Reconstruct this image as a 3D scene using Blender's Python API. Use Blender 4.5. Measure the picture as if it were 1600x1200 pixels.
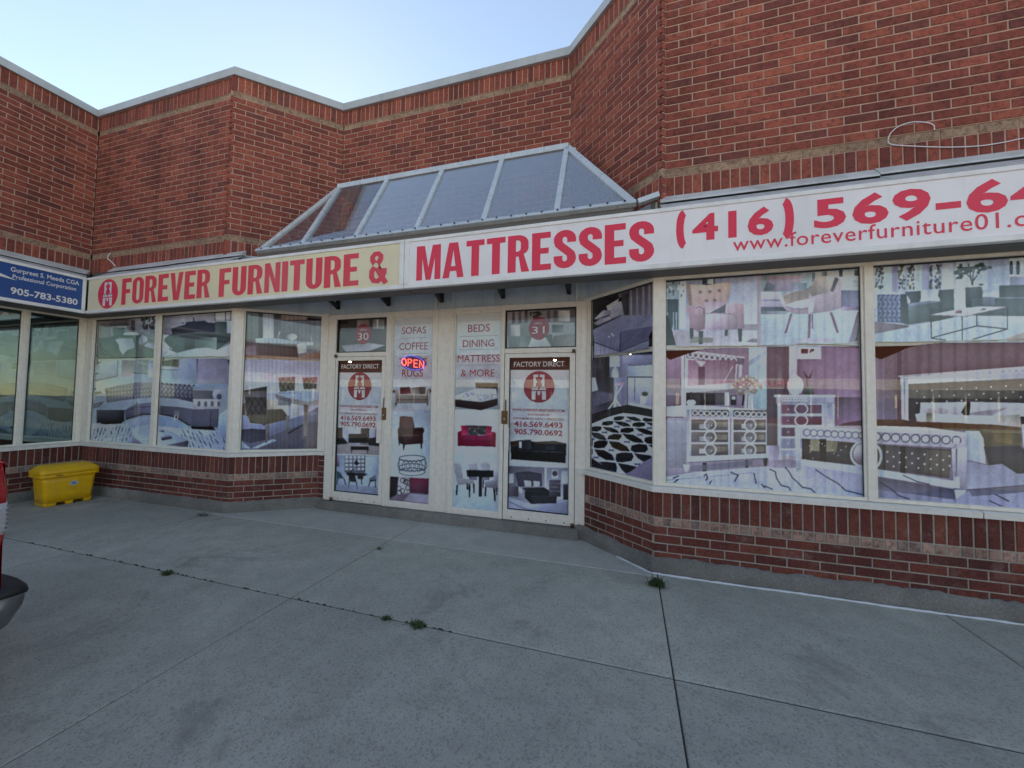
import bpy, math, random
import numpy as np
from mathutils import Vector, Matrix
from mathutils.geometry import tessellate_polygon
for o in list(bpy.data.objects): bpy.data.objects.remove(o, do_unlink=True)
SC = bpy.context.scene
COL = SC.collection
random.seed(7); RNG = np.random.default_rng(11)
PI = math.pi
# ------------------------------------------------------------------ camera
F_PX, PITCH, ROLL, YAW, CAM_H = 600.0, .0397, -.016, -.2968, 1.629
_r0 = np.array([math.cos(YAW), -math.sin(YAW), 0]); _f0 = np.array([math.sin(YAW), math.cos(YAW), 0])
FW = _f0*math.cos(PITCH)+np.array([0, 0, math.sin(PITCH)])
_u0 = -_f0*math.sin(PITCH)+np.array([0, 0, math.cos(PITCH)])
RT = _r0*math.cos(ROLL)-_u0*math.sin(ROLL); UP = _r0*math.sin(ROLL)+_u0*math.cos(ROLL)
CP = np.array([0, 0, CAM_H])
cam = bpy.data.cameras.new('camera'); cam.sensor_width = 36; cam.lens = 36*F_PX/1600; cam.clip_start = .05; cam.clip_end = 2000
camo = bpy.data.objects.new('camera', cam); COL.objects.link(camo)
camo.matrix_world = Matrix(((RT[0], UP[0], -FW[0], 0), (RT[1], UP[1], -FW[1], 0), (RT[2], UP[2], -FW[2], CAM_H), (0, 0, 0, 1)))
SC.camera = camo
def ray(u, v): return RT*(u-800)/F_PX+UP*(600-v)/F_PX+FW
def onY(u, v, Y): d = ray(u, v); return CP+d*(Y/d[1])
def onX(u, v, X): d = ray(u, v); return CP+d*(X/d[0])
def onZ(u, v, z=0.): d = ray(u, v); return CP+d*((z-CAM_H)/d[2])
def onP(u, v, p, n):
    d = ray(u, v); n = np.array([n[0], n[1], 0.]); p = np.array([p[0], p[1], 0.]); q = CP.copy()
    return CP+d*((n@(p-q))/(n@d))
def pr(P):
    q = np.asarray(P, float)-CP; w = q@FW
    return 800+F_PX*(q@RT)/w, 600-F_PX*(q@UP)/w
# ------------------------------------------------------------------ sky and sun
SUN_EL, SUN_AZ = math.radians(35.0), math.radians(-43.3)      # azimuth from +Y towards +X
SUN_DIR = Vector((math.sin(SUN_AZ)*math.cos(SUN_EL), math.cos(SUN_AZ)*math.cos(SUN_EL), math.sin(SUN_EL)))
w = bpy.data.worlds.new('World'); SC.world = w; w.use_nodes = True
nt = w.node_tree; bg = nt.nodes['Background']
sky = nt.nodes.new('ShaderNodeTexSky'); sky.sky_type = 'NISHITA'; sky.sun_disc = False
sky.sun_elevation = SUN_EL; sky.sun_rotation = SUN_AZ
sky.air_density = 1.0; sky.dust_density = .03; sky.ozone_density = 1.0; sky.altitude = 120
nt.links.new(sky.outputs[0], bg.inputs[0]); bg.inputs[1].default_value = .11
sl = bpy.data.lights.new('sun', 'SUN'); sl.energy = 5.0; sl.angle = math.radians(.53); sl.color = (1, .94, .85)
slo = bpy.data.objects.new('sun', sl); COL.objects.link(slo); slo.rotation_euler = (-SUN_DIR).to_track_quat('-Z', 'Y').to_euler()
slo.location = (0, 0, 30)
vs = SC.view_settings; vs.view_transform = 'Standard'; vs.look = 'None'; vs.exposure = 1.38; vs.use_white_balance = True; vs.white_balance_temperature = 8200; vs.white_balance_tint = 10; vs.gamma = 1; vs.use_curve_mapping = False
SC.cycles.transparent_max_bounces = 16; SC.cycles.max_bounces = 8
# ------------------------------------------------------------------ helpers
def s2l(c):
    c = np.asarray(c, float)/255.
    return np.where(c <= .04045, c/12.92, ((c+.055)/1.055)**2.4)
def rgb(r, g, b): return tuple(s2l((r, g, b)))+(1.,)
def tag(o, label=None, cat=None, group=None, kind=None):
    for k, v in (('label', label), ('category', cat), ('group', group), ('kind', kind)):
        if v: o[k] = v
    return o
def mesh_obj(name, verts, faces, mat=None, parent=None, smooth=False, cols=None, mesh=None):
    if mesh is None:
        mesh = bpy.data.meshes.new(name); mesh.from_pydata([tuple(v) for v in verts], [], faces); mesh.update()
        if cols is not None: face_cols(mesh, cols)
        if mat:
            for m in (mat if isinstance(mat, (list, tuple)) else [mat]): mesh.materials.append(m)
        if smooth: mesh.polygons.foreach_set('use_smooth', [True]*len(mesh.polygons))
    o = bpy.data.objects.new(name, mesh); COL.objects.link(o)
    if parent: o.parent = parent
    return o
def face_cols(mesh, cols):
    a = mesh.color_attributes.new('tone', 'FLOAT_COLOR', 'CORNER')
    arr = np.ones((len(mesh.loops), 4), np.float32); k = 0
    for p, c in zip(mesh.polygons, cols):
        arr[p.loop_start:p.loop_start+p.loop_total, :3] = c
    a.data.foreach_set('color', arr.ravel())
def empty(name, loc=(0, 0, 0), rz=0, parent=None):
    o = bpy.data.objects.new(name, None); COL.objects.link(o); o.location = loc; o.rotation_euler = (0, 0, rz)
    o.empty_display_size = .2
    if parent: o.parent = parent
    return o
class MB:
    """collects boxes, prisms and tubes into one mesh"""
    def __init__(s): s.v = []; s.f = []; s.c = []
    def add(s, vs, fs, c=None):
        n = len(s.v); s.v += [tuple(v) for v in vs]; s.f += [tuple(i+n for i in f) for f in fs]
        s.c += [c]*len(fs); return s
    def hexa(s, P, c=None):   # 8 points, bottom ring then top ring
        return s.add(P, [(3, 2, 1, 0), (4, 5, 6, 7), (0, 1, 5, 4), (1, 2, 6, 5), (2, 3, 7, 6), (3, 0, 4, 7)], c)
    def box(s, x0, x1, y0, y1, z0, z1, c=None):
        return s.hexa([(x0, y0, z0), (x1, y0, z0), (x1, y1, z0), (x0, y1, z0), (x0, y0, z1), (x1, y0, z1), (x1, y1, z1), (x0, y1, z1)], c)
    def lbox(s, W, s0, s1, t0, t1, z0, z1, c=None):   # box in the local frame of wall W: along, outward, up
        P = [W.pt(a, t, z) for z in (z0, z1) for a, t in ((s0, t1), (s1, t1), (s1, t0), (s0, t0))]
        return s.hexa(P, c)
    def bar(s, a, b, w, h, up=(0, 0, 1), c=None):     # rectangular bar from a to b
        a, b = Vector(a), Vector(b); d = (b-a).normalized(); x = d.cross(Vector(up)); x.normalize(); y = x.cross(d)
        P = []
        for p in (a, b):
            for i, j in ((-1, -1), (1, -1), (1, 1), (-1, 1)): P.append(p+x*(i*w/2)+y*(j*h/2))
        return s.add(P, [(0, 1, 2, 3), (7, 6, 5, 4), (0, 4, 5, 1), (1, 5, 6, 2), (2, 6, 7, 3), (3, 7, 4, 0)], c)
    def tube(s, pts, r, n=8, c=None, cap=True):
        pts = [Vector(p) for p in pts]; rs = r if isinstance(r, (list, tuple)) else [r]*len(pts); rings = []
        ref = Vector((0, 0, 1))
        for i, p in enumerate(pts):
            d = (pts[min(i+1, len(pts)-1)]-pts[max(i-1, 0)]).normalized()
            x = d.cross(ref)
            if x.length < 1e-3: x = d.cross(Vector((1, 0, 0)))
            x.normalize(); y = d.cross(x)
            rings.append([p+(x*math.cos(2*PI*k/n)+y*math.sin(2*PI*k/n))*rs[i] for k in range(n)])
        vs = [v for R in rings for v in R]; fs = []
        for i in range(len(pts)-1):
            for k in range(n): fs.append((i*n+k, i*n+(k+1) % n, (i+1)*n+(k+1) % n, (i+1)*n+k))
        if cap: fs += [tuple(range(n-1, -1, -1)), tuple((len(pts)-1)*n+k for k in range(n))]
        return s.add(vs, fs, c)
    def build(s, name, mat, parent=None, smooth=False):
        cols = None
        if any(c is not None for c in s.c): cols = [c if c is not None else (1, 1, 1) for c in s.c]
        return mesh_obj(name, s.v, s.f, mat, parent, smooth, cols)
def bevel(o, w=.004, seg=2):
    m = o.modifiers.new('bevel', 'BEVEL'); m.width = w; m.segments = seg; m.limit_method = 'ANGLE'; return o
class Wall:
    """vertical plane: p0 -> p1 seen left to right from outside, n points outwards"""
    def __init__(s, p0, p1):
        s.p0 = np.array(p0, float); s.p1 = np.array(p1, float); d = s.p1-s.p0; s.L = float(np.hypot(*d)); s.d = d/s.L
        s.n = np.array([s.d[1], -s.d[0]])
    def pt(s, a, t, z): q = s.p0+s.d*a+s.n*t; return (float(q[0]), float(q[1]), float(z))
    def px(s, u, v, t=0.):  # photo pixel -> (along, z) on the plane offset t outwards
        P = onP(u, v, s.p0+s.n*t, s.n); return float((P[:2]-s.p0)@s.d), float(P[2])
# ------------------------------------------------------------------ materials
def N(nt, t, **k):
    n = nt.nodes.new(t)
    for a, b in k.items(): setattr(n, a, b)
    return n
def new_mat(name):
    m = bpy.data.materials.new(name); m.use_nodes = True; nt = m.node_tree
    return m, nt, nt.nodes['Principled BSDF']
def ramp(nt, src, stops):
    r = N(nt, 'ShaderNodeValToRGB'); e = r.color_ramp.elements
    while len(e) < len(stops): e.new(.5)
    for el, (p, c) in zip(e, stops):
        el.position = p; el.color = c if len(c) == 4 else tuple(c)+(1,)
    nt.links.new(src, r.inputs[0]); return r.outputs[0]
def noise(nt, scale, detail=4, rough=.6, vec=None, dist=0.):
    n = N(nt, 'ShaderNodeTexNoise'); n.inputs['Scale'].default_value = scale; n.inputs['Detail'].default_value = detail
    n.inputs['Roughness'].default_value = rough; n.inputs['Distortion'].default_value = dist
    if vec is None: vec = geo(nt)
    nt.links.new(vec, n.inputs['Vector']); return n.outputs['Fac']
def geo(nt):
    return N(nt, 'ShaderNodeNewGeometry').outputs['Position']
def mixc(nt, fac, a, b, mode='MIX'):
    m = N(nt, 'ShaderNodeMix', data_type='RGBA', blend_type=mode)
    for s, v in ((m.inputs['Factor'], fac), (m.inputs['A'], a), (m.inputs['B'], b)):
        if hasattr(v, 'is_output'): nt.links.new(v, s)
        else: s.default_value = v if not isinstance(v, tuple) or len(v) == 4 else v+(1,)
    return m.outputs['Result']
def bump(nt, b, h, strength=.3, dist=.01):
    n = N(nt, 'ShaderNodeBump'); n.inputs['Strength'].default_value = strength; n.inputs['Distance'].default_value = dist
    nt.links.new(h, n.inputs['Height']); nt.links.new(n.outputs[0], b.inputs['Normal'])
def simple(name, col, rough=.5, metal=0., dirt=None, dscale=9., damt=.5, bmp=0., bscale=60., streak=0.):
    m, nt, b = new_mat(name); b.inputs['Roughness'].default_value = rough; b.inputs['Metallic'].default_value = metal
    col = tuple(col)[:3]
    if dirt is not None:
        f = noise(nt, dscale, 5, .65); r = ramp(nt, f, [(.42, (0, 0, 0)), (.75, (damt, damt, damt))])
        c = mixc(nt, r, col, tuple(dirt)[:3])
        if streak:
            mp = N(nt, 'ShaderNodeMapping'); mp.inputs['Scale'].default_value = (11, 11, .5); nt.links.new(geo(nt), mp.inputs[0])
            c = mixc(nt, ramp(nt, noise(nt, 1., 5, .65, mp.outputs[0]), [(.55, (0, 0, 0)), (.78, (streak,)*3)]), c, tuple(dirt)[:3])
        nt.links.new(c, b.inputs['Base Color'])
        rr = ramp(nt, noise(nt, dscale*2.3, 3), [(.3, (rough*.8,)*3), (.7, (min(1, rough*1.25),)*3)]); nt.links.new(rr, b.inputs['Roughness'])
    else: b.inputs['Base Color'].default_value = col+(1,)
    if bmp: bump(nt, b, noise(nt, bscale, 3), bmp, .003)
    return m
def brick_mat(name, smear=0.):
    m, nt, b = new_mat(name)
    at = N(nt, 'ShaderNodeAttribute', attribute_name='tone')
    f1 = noise(nt, 26, 4, .7); f2 = noise(nt, 95, 3, .6)
    dark = mixc(nt, ramp(nt, f1, [(.45, (0, 0, 0)), (.68, (.75, .75, .75))]), at.outputs['Color'], (.085, .032, .03))
    c = mixc(nt, ramp(nt, f2, [(.52, (0, 0, 0)), (.75, (.35, .35, .35))]), dark, (.50, .18, .11))
    if smear:
        f3 = noise(nt, 5.5, 6, .75); c = mixc(nt, ramp(nt, f3, [(.55, (0, 0, 0)), (.8, (smear,)*3)]), c, (.36, .31, .28))
    mp = N(nt, 'ShaderNodeMapping'); mp.inputs['Scale'].default_value = (2.6, 2.6, .45); nt.links.new(geo(nt), mp.inputs[0])
    c = mixc(nt, 1., c, ramp(nt, noise(nt, 1., 5, .6, mp.outputs[0]), [(.3, (.66, .66, .68)), (.55, (1, 1, 1)), (.8, (1.12, 1.1, 1.08))]), 'MULTIPLY')
    c = mixc(nt, ramp(nt, noise(nt, 1.9, 6, .7), [(.66, (0, 0, 0)), (.80, (.22, .22, .22))]), c, (.55, .46, .42))
    nt.links.new(c, b.inputs['Base Color']); b.inputs['Roughness'].default_value = .88
    b.inputs['Specular IOR Level'].default_value = .3
    bump(nt, b, f2, .55, .004); return m
def mortar_mat(name, c1, c2):
    m, nt, b = new_mat(name)
    c = mixc(nt, ramp(nt, noise(nt, 9, 5), [(.35, (0, 0, 0)), (.65, (1, 1, 1))]), c1, c2)
    nt.links.new(c, b.inputs['Base Color']); b.inputs['Roughness'].default_value = .95; bump(nt, b, noise(nt, 160, 2), .5, .003); return m
def concrete_mat(name, base, dark, spec=.25, agg=1., rough=.85):
    m, nt, b = new_mat(name)
    big = noise(nt, .55, 5, .6); mid = noise(nt, 4.2, 6, .7); fine = noise(nt, 120, 3, .7)
    c = mixc(nt, ramp(nt, big, [(.35, (0, 0, 0)), (.68, (1, 1, 1))]), dark, base)
    c = mixc(nt, ramp(nt, mid, [(.4, (.0,)*3), (.72, (.6,)*3)]), c, tuple(x*.72 for x in dark))
    v = N(nt, 'ShaderNodeTexVoronoi'); v.inputs['Scale'].default_value = 105; nt.links.new(geo(nt), v.inputs['Vector'])
    sp = N(nt, 'ShaderNodeSeparateColor'); nt.links.new(v.outputs['Color'], sp.inputs[0])
    pick = ramp(nt, sp.outputs[0], [(.80, (0, 0, 0)), (.9, (spec*agg,)*3)]); c = mixc(nt, pick, c, (.62, .60, .56))
    pick2 = ramp(nt, sp.outputs[1], [(.76, (0, 0, 0)), (.9, (.46*agg,)*3)]); c = mixc(nt, pick2, c, tuple(x*.45 for x in dark))
    c = mixc(nt, ramp(nt, fine, [(.35, (0, 0, 0)), (.8, (.5,)*3)]), c, tuple(x*.45 for x in dark))
    if agg >= 1.:
        oi = N(nt, 'ShaderNodeObjectInfo'); c = mixc(nt, 1., c, ramp(nt, oi.outputs['Random'], [(0., (.88, .88, .88)), (1., (1.06, 1.05, 1.03))]), 'MULTIPLY')
        gv = N(nt, 'ShaderNodeTexVoronoi'); gv.inputs['Scale'].default_value = 1.9; nt.links.new(geo(nt), gv.inputs['Vector'])
        c = mixc(nt, ramp(nt, gv.outputs['Distance'], [(.018, (.55,)*3), (.034, (0, 0, 0))]), c, tuple(x*.28 for x in dark))
        c = mixc(nt, ramp(nt, noise(nt, 1.15, 7, .72, None, .6), [(.56, (0, 0, 0)), (.68, (.62,)*3)]), c, tuple(x*.5 for x in dark))
        c = mixc(nt, ramp(nt, noise(nt, .8, 5, .6, None, .3), [(.60, (0, 0, 0)), (.75, (.30,)*3)]), c, tuple(min(1, x*1.25) for x in base))
    nt.links.new(c, b.inputs['Base Color']); b.inputs['Roughness'].default_value = rough; b.inputs['Specular IOR Level'].default_value = .35
    h = N(nt, 'ShaderNodeMath', operation='ADD'); nt.links.new(fine, h.inputs[0]); nt.links.new(v.outputs['Distance'], h.inputs[1])
    bump(nt, b, h.outputs[0], .2, .003); return m
def glass_mat(name, base=.05, tint=(1, 1, 1), wav=.0, rough=0., dust=0., refl=(1, 1, 1)):
    """clear pane: mirrors a little (more at grazing angles), lets the rest straight through"""
    m = bpy.data.materials.new(name); m.use_nodes = True; nt = m.node_tree; nt.nodes.clear()
    out = N(nt, 'ShaderNodeOutputMaterial'); tr = N(nt, 'ShaderNodeBsdfTransparent'); gl = N(nt, 'ShaderNodeBsdfGlossy'); mx = N(nt, 'ShaderNodeMixShader')
    tr.inputs[0].default_value = tuple(tint)+(1,); gl.inputs['Roughness'].default_value = rough
    lw = N(nt, 'ShaderNodeLayerWeight'); lw.inputs['Blend'].default_value = .5
    p = N(nt, 'ShaderNodeMath', operation='POWER'); p.inputs[1].default_value = 5; nt.links.new(lw.outputs['Facing'], p.inputs[0])
    a = N(nt, 'ShaderNodeMath', operation='MULTIPLY_ADD'); a.inputs[1].default_value = 1-base; a.inputs[2].default_value = base; nt.links.new(p.outputs[0], a.inputs[0])
    nt.links.new(a.outputs[0], mx.inputs[0]); nt.links.new(tr.outputs[0], mx.inputs[1]); nt.links.new(gl.outputs[0], mx.inputs[2]); nt.links.new(mx.outputs[0], out.inputs[0]); gl.inputs['Color'].default_value = tuple(refl)+(1,)
    if dust:
        df = N(nt, 'ShaderNodeBsdfDiffuse'); df.inputs[0].default_value = (.75, .76, .78, 1); m2 = N(nt, 'ShaderNodeMixShader')
        nt.links.new(ramp(nt, noise(nt, 2.2, 5, .6), [(.3, (dust*.75,)*3), (.7, (dust*1.2,)*3)]), m2.inputs[0]); nt.links.new(mx.outputs[0], m2.inputs[1]); nt.links.new(df.outputs[0], m2.inputs[2]); nt.links.new(m2.outputs[0], out.inputs[0])
    if wav:
        bp = N(nt, 'ShaderNodeBump'); bp.inputs['Strength'].default_value = wav; bp.inputs['Distance'].default_value = .02
        nt.links.new(noise(nt, 1.7, 2, .5), bp.inputs['Height']); nt.links.new(bp.outputs[0], gl.inputs['Normal'])
    return m
def print_mat(name, rough=.45):
    m, nt, b = new_mat(name); at = N(nt, 'ShaderNodeAttribute', attribute_name='ink')
    nt.links.new(at.outputs['Color'], b.inputs['Base Color']); b.inputs['Roughness'].default_value = rough; b.inputs['Specular IOR Level'].default_value = .2
    return m
def emit_mat(name, col, strength):
    m, nt, b = new_mat(name); b.inputs['Base Color'].default_value = tuple(col)+(1,)
    b.inputs['Emission Color'].default_value = tuple(col)+(1,); b.inputs['Emission Strength'].default_value = strength; return m
M = {}
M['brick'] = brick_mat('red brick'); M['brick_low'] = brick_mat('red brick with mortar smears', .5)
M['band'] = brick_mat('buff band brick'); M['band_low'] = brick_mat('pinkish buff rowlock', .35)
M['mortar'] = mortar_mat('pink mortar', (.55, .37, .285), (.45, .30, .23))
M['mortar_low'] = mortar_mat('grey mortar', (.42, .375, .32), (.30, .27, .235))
M['pavement'] = concrete_mat('pavement concrete', (.58, .575, .50), (.42, .418, .37), .24)
M['apron'] = concrete_mat('smoother concrete', (.60, .59, .53), (.52, .51, .46), .12, .5)
M['foundation'] = concrete_mat('foundation concrete', (.34, .33, .30), (.16, .155, .14), .2, .6)
M["pale_lot"] = concrete_mat("pale bounce lot", (.30, .29, .275), (.25, .242, .23), .4)  # unseen lot made extra pale to bounce sun onto the shaded facade
M['joint'] = simple('joint filler', (.055, .052, .045), .95)
M['frame'] = simple('cream aluminium', (.85, .81, .72), .38, 0, (.32, .27, .2), 16, .2, streak=.3)
M['sill'] = simple('white aluminium sill', (.80, .78, .73), .35, 0, (.3, .29, .25), 14, .25)
M['gasket'] = simple('dark gasket', (.02, .02, .02), .7)
M['panel'] = simple('pale blue grey spandrel', (.58, .64, .66), .3, 0, (.26, .28, .28), 3, .4, streak=.4)
M['copingm'] = simple('grey metal coping', (.50, .52, .53), .45, .25, (.32, .33, .33), 2.5, .5, streak=.5)
M['flash'] = simple('white metal flashing', (.66, .68, .68), .35, .1, (.28, .27, .24), 4, .6)
M['skyframe'] = simple('painted skylight aluminium', (.60, .66, .70), .3, .2, (.35, .38, .4), 5, .4, streak=.3)
M['soffit'] = simple('brown soffit', (.13, .12, .11), .6)
M['signwhite'] = simple('white sign face', (.88, .85, .87), .35, 0, (.62, .60, .60), 1.5, .4, streak=.4)
M['signcream'] = simple('cream sign face', (.83, .74, .50), .35, 0, (.60, .55, .42), 1.5, .5, streak=.4)
M['signblue'] = simple('blue sign face', (.008, .075, .27), .3)
M['signframe'] = simple('white sign frame', (.84, .84, .83), .35, 0, (.4, .4, .38), 4, .4)
M['red'] = simple('red sign print', (.82, .028, .075), .4)
M['redold'] = simple('faded red sign print', (.78, .04, .08), .45, 0, (.74, .10, .13), 1.1, .9)
M['whitetext'] = simple('white print', (.75, .75, .76), .4)
M['maroon'] = simple('maroon print', (.42, .018, .05), .5)
M['inkred'] = simple('red film print', (.36, .022, .05), .5)
M['inkblack'] = simple('black film print', (.012, .012, .015), .5)
M['inkgrey'] = simple('grey rule', (.12, .11, .14), .5)
M['glass'] = glass_mat('window glass', .026, (.97, .985, .985), .02)
M['greenglass'] = glass_mat('green tinted reflective glass', .26, (.30, .46, .44), .03, 0., 0., (.72, .92, .95))
M['skyglass'] = glass_mat('skylight glass', .10, (.86, .88, .92), .03, .01, .03)
M['skyglassdusty'] = glass_mat('dusty skylight glass', .27, (.86, .88, .92), .03, .01, .07)
M['film'] = print_mat('printed window film')
M['black'] = simple('black painted steel', (.018, .016, .016), .5)
M['dark'] = simple('dark interior', (.03, .028, .028), .8)
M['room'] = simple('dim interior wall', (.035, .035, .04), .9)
M['white'] = simple('white sealant', (.70, .74, .78), .5)
M['brass'] = simple('worn bronze lock', (.16, .10, .05), .4, .8)
M['steel'] = simple('steel', (.5, .5, .5), .35, .9)
M['lamp'] = emit_mat('lit lamp', (1, .93, .78), 9)
# ================================================================== ground
gm = MB(); gm.add([(-300, -300, -.125), (300, -300, -.125), (300, 300, -.125), (-300, 300, -.125)], [(0, 1, 2, 3)])
tag(gm.build('parking_lot', M['pale_lot']), kind='structure')
pm = MB().box(-11.9, 11.9, .40, 4.9, -.12, -.009)
pave = tag(pm.build('pavement', M['joint']), kind='structure')
def slab(x0, x1, y0, y1, zt, mat, parent, g=.005, cut=None):
    x0 += .0048; x1 -= .0048; y0 += g; y1 -= g; c = .006
    ring = [(x0, y0), (x1, y0), (x1, y1), (x0, y1)] if cut is None else cut
    cx = sum(p[0] for p in ring)/len(ring); cy = sum(p[1] for p in ring)/len(ring); n = len(ring)
    def ins(p, k): return (p[0]+(c*k if p[0] < cx else -c*k), p[1]+(c*k if p[1] < cy else -c*k))
    V = [(p[0], p[1], zt-.12) for p in ring]+[(p[0], p[1], zt-c) for p in ring]+[(*ins(p, 1), zt) for p in ring]
    Fc = [tuple(range(2*n, 3*n))]
    for k in range(n):
        j = (k+1) % n; Fc += [(k, j, n+j, n+k), (n+k, n+j, 2*n+j, 2*n+k)]
    return mesh_obj('slab', V, Fc, mat, parent)
XJ = [-11.9, -8.32, -5.46, -2.605, .258, 2.373, 5.2, 8.06, 11.9]
YN = 3.885
for a, b in zip(XJ[:-1], XJ[1:]):
    slab(a, b, .42, 2.515, 0, M['pavement'], pave, .007)
    if a in (-5.46, -2.605):                    # in front of the doors the apron was poured apart
        slab(a, b, 2.515, YN, 0, M['pavement'], pave, .006)
        slab(a, b, YN, 4.9, .002, M['apron'], pave, .002)
    else: slab(a, b, 2.515, 4.9, 0, M['pavement'], pave, .007)
km = MB()
for k in range(8): km.box(-12+k*3+.004, -9+k*3-.004, .26, .412, -.14, -.004)
tag(bevel(km.build('kerb', M['apron']), .015), kind='structure')
# ================================================================== the shop building
YF, YD, YP, XA = 3.986, 5.0, 4.635, -8.596
CRS, BL, SOL = .0814, .2442, .0814
BLD = tag(empty('shop_building', (-2.5, 4.0, 0)), 'red brick strip mall storefront with bay windows, two glazed doors and a glass skylight', 'building')
def inb(o): o.parent = BLD; o.matrix_parent_inverse = Matrix.Translation((2.5, -4.0, 0)); return o
RED = [(.40, .098, .072), (.37, .09, .068), (.43, .108, .075), (.33, .08, .064), (.385, .095, .07), (.27, .068, .058), (.44, .118, .08), (.355, .086, .066), (.37, .09, .07)]
RED = [(r*k, g*k*1.02, b*k) for (r, g, b), k in zip(RED, (.86, .80, .94, .78, .84, .82, .92, .80, .88))]+[(.21, .062, .054)]
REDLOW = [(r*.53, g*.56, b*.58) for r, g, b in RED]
BUFF = [(.40, .275, .19), (.43, .30, .21), (.36, .25, .175)]
PINK = [(.42, .27, .21), (.36, .245, .20), (.48, .32, .25), (.30, .22, .19)]
BRICKS = []   # (kind, wall, s0, s1, z0, z1, off, tone, mat, part)
def course(W, part, s0, s1, z0, z1, pitch, off0, kind, pal, mat, toff, mort=.0095):
    a = s0-off0
    while a < s1-.004:
        b = a+pitch; x0, x1 = max(a, s0), min(b, s1)
        if x1-x0 > .022:
            l = x0+(mort/2 if x0 == a else 0.002); r = x1-(mort/2 if x1 == b else .002)
            BRICKS.append([kind, W, l, r, z0+mort/2, z1-mort/2, toff+random.uniform(-.0018, .0018), random.choice(pal), mat, part])
        a = b
def backing(W, part, s0, s1, z0, z1, t, mb): mb.lbox(W, s0, s1, -.12, t, z0, z1)
def brick_wall(p0, p1, upper=True, plain=False, s_pad=(0, 0), shift=0., zrange=None):
    W = Wall(p0, p1); mb = MB(); o = inb(empty('tmp')) if False else None
    bands = []
    if upper:
        bands = [('sol', 3.60, 3.843), ('beige', 3.843, 3.9246), ('run', 3.9246, 5.9596), ('beige', 5.9596, 6.041), ('sol', 6.041, 6.285)]
    else:
        bands = [('run', .1131, .4387), ('row', .4387, .5201), ('sol', .5201, .765)]
    if plain: bands = [('run', bands[0][1], bands[-1][2])] if not upper else [('run', 3.60, 3.843), ('beigeshort', 3.843, 3.9246), ('run', 3.9246, 5.9596), ('beigeshort', 5.9596, 6.041), ('run', 6.041, 6.285)]
    mort = .0115 if upper else .0115
    todo = []
    for kind, z0, z1 in bands:
        toff = -.010 if (kind.startswith('beige') and not plain) else (.003 if plain and upper else 0.)
        mb.lbox(W, s_pad[0], W.L-s_pad[1], -.12, toff-.0055, z0, z1)
        todo.append((kind, z0, z1, toff))
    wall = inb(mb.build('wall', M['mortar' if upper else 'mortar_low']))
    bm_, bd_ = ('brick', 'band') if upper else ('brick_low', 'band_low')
    for kind, z0, z1, toff in todo:
        if kind == 'run':
            n = max(1, round((z1-z0)/CRS)); h = (z1-z0)/n
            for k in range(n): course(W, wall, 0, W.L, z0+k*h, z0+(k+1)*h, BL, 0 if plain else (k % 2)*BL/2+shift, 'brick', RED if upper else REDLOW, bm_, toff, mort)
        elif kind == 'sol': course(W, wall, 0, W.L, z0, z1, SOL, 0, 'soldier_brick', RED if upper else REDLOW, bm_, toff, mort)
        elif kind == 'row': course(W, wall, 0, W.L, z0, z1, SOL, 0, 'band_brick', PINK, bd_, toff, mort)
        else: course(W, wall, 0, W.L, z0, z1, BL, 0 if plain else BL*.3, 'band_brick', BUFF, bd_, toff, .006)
    return W, wall
FIN = .045
xE, xC = .246, -5.48             # where the angled walls cross the front plane
UP_W = {}
UP_W['A'] = brick_wall((XA, .8), (XA, YF-.001))
UP_W['B'] = brick_wall((XA+.001, YF), (xC-2*FIN, YF))
UP_W['Cf'] = brick_wall((xC-2*FIN, YF), (xC-FIN, YF-FIN), plain=True, s_pad=(0, .02))
UP_W['C'] = brick_wall((xC-FIN, YF-FIN), (xC+(YD-YF), YD), shift=.06, s_pad=(.03, 0))
UP_W['D'] = brick_wall((xC+(YD-YF)+.001, YD), (xE-(YD-YF)-.001, YD), shift=.1)
UP_W['E'] = brick_wall((xE-(YD-YF), YD), (xE+FIN, YF-FIN), shift=.03, s_pad=(0, .03))
UP_W['Ef'] = brick_wall((xE+FIN, YF-FIN), (xE+2*FIN, YF), plain=True, s_pad=(.02, 0))
UP_W['F'] = brick_wall((xE+2*FIN, YF), (7.2, YF))
LBC, LBR, LEL, LEF = (-5.313, YF), (-4.395, 4.63), (-.502, 4.63), (.230, YF)
LO_W = {}
LO_W['A'] = brick_wall((XA, .8), (XA, YF-.001), False)
LO_W['B'] = brick_wall((XA+.001, YF), LBC, False)
LO_W['C'] = brick_wall(LBC, LBR, False, shift=.05)
LO_W['Cp'] = brick_wall(LBR, (-4.275, 4.63), False, plain=True)
LO_W['Ep'] = brick_wall((-.60, 4.63), LEL, False, plain=True)
LO_W['E'] = brick_wall(LEL, LEF, False, shift=.02)
LO_W['F'] = brick_wall(LEF, (7.2, YF), False)
def brick_geo(W, l, r, z0, z1, t, ch=.0035):
    B = [W.pt(a, t-.03, z) for a, z in ((l, z0), (r, z0), (r, z1), (l, z1))]
    Mid = [W.pt(a, t-ch, z) for a, z in ((l, z0), (r, z0), (r, z1), (l, z1))]
    Fr = [W.pt(a, t+.0, z) for a, z in ((l+ch, z0+ch), (r-ch, z0+ch), (r-ch, z1-ch), (l+ch, z1-ch))]
    V = B+Mid+Fr; Fc = [(8, 9, 10, 11)]
    for k in range(4):
        j = (k+1) % 4; Fc += [(k, j, 4+j, 4+k), (4+k, 4+j, 8+j, 8+k)]
    return V, Fc
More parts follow.
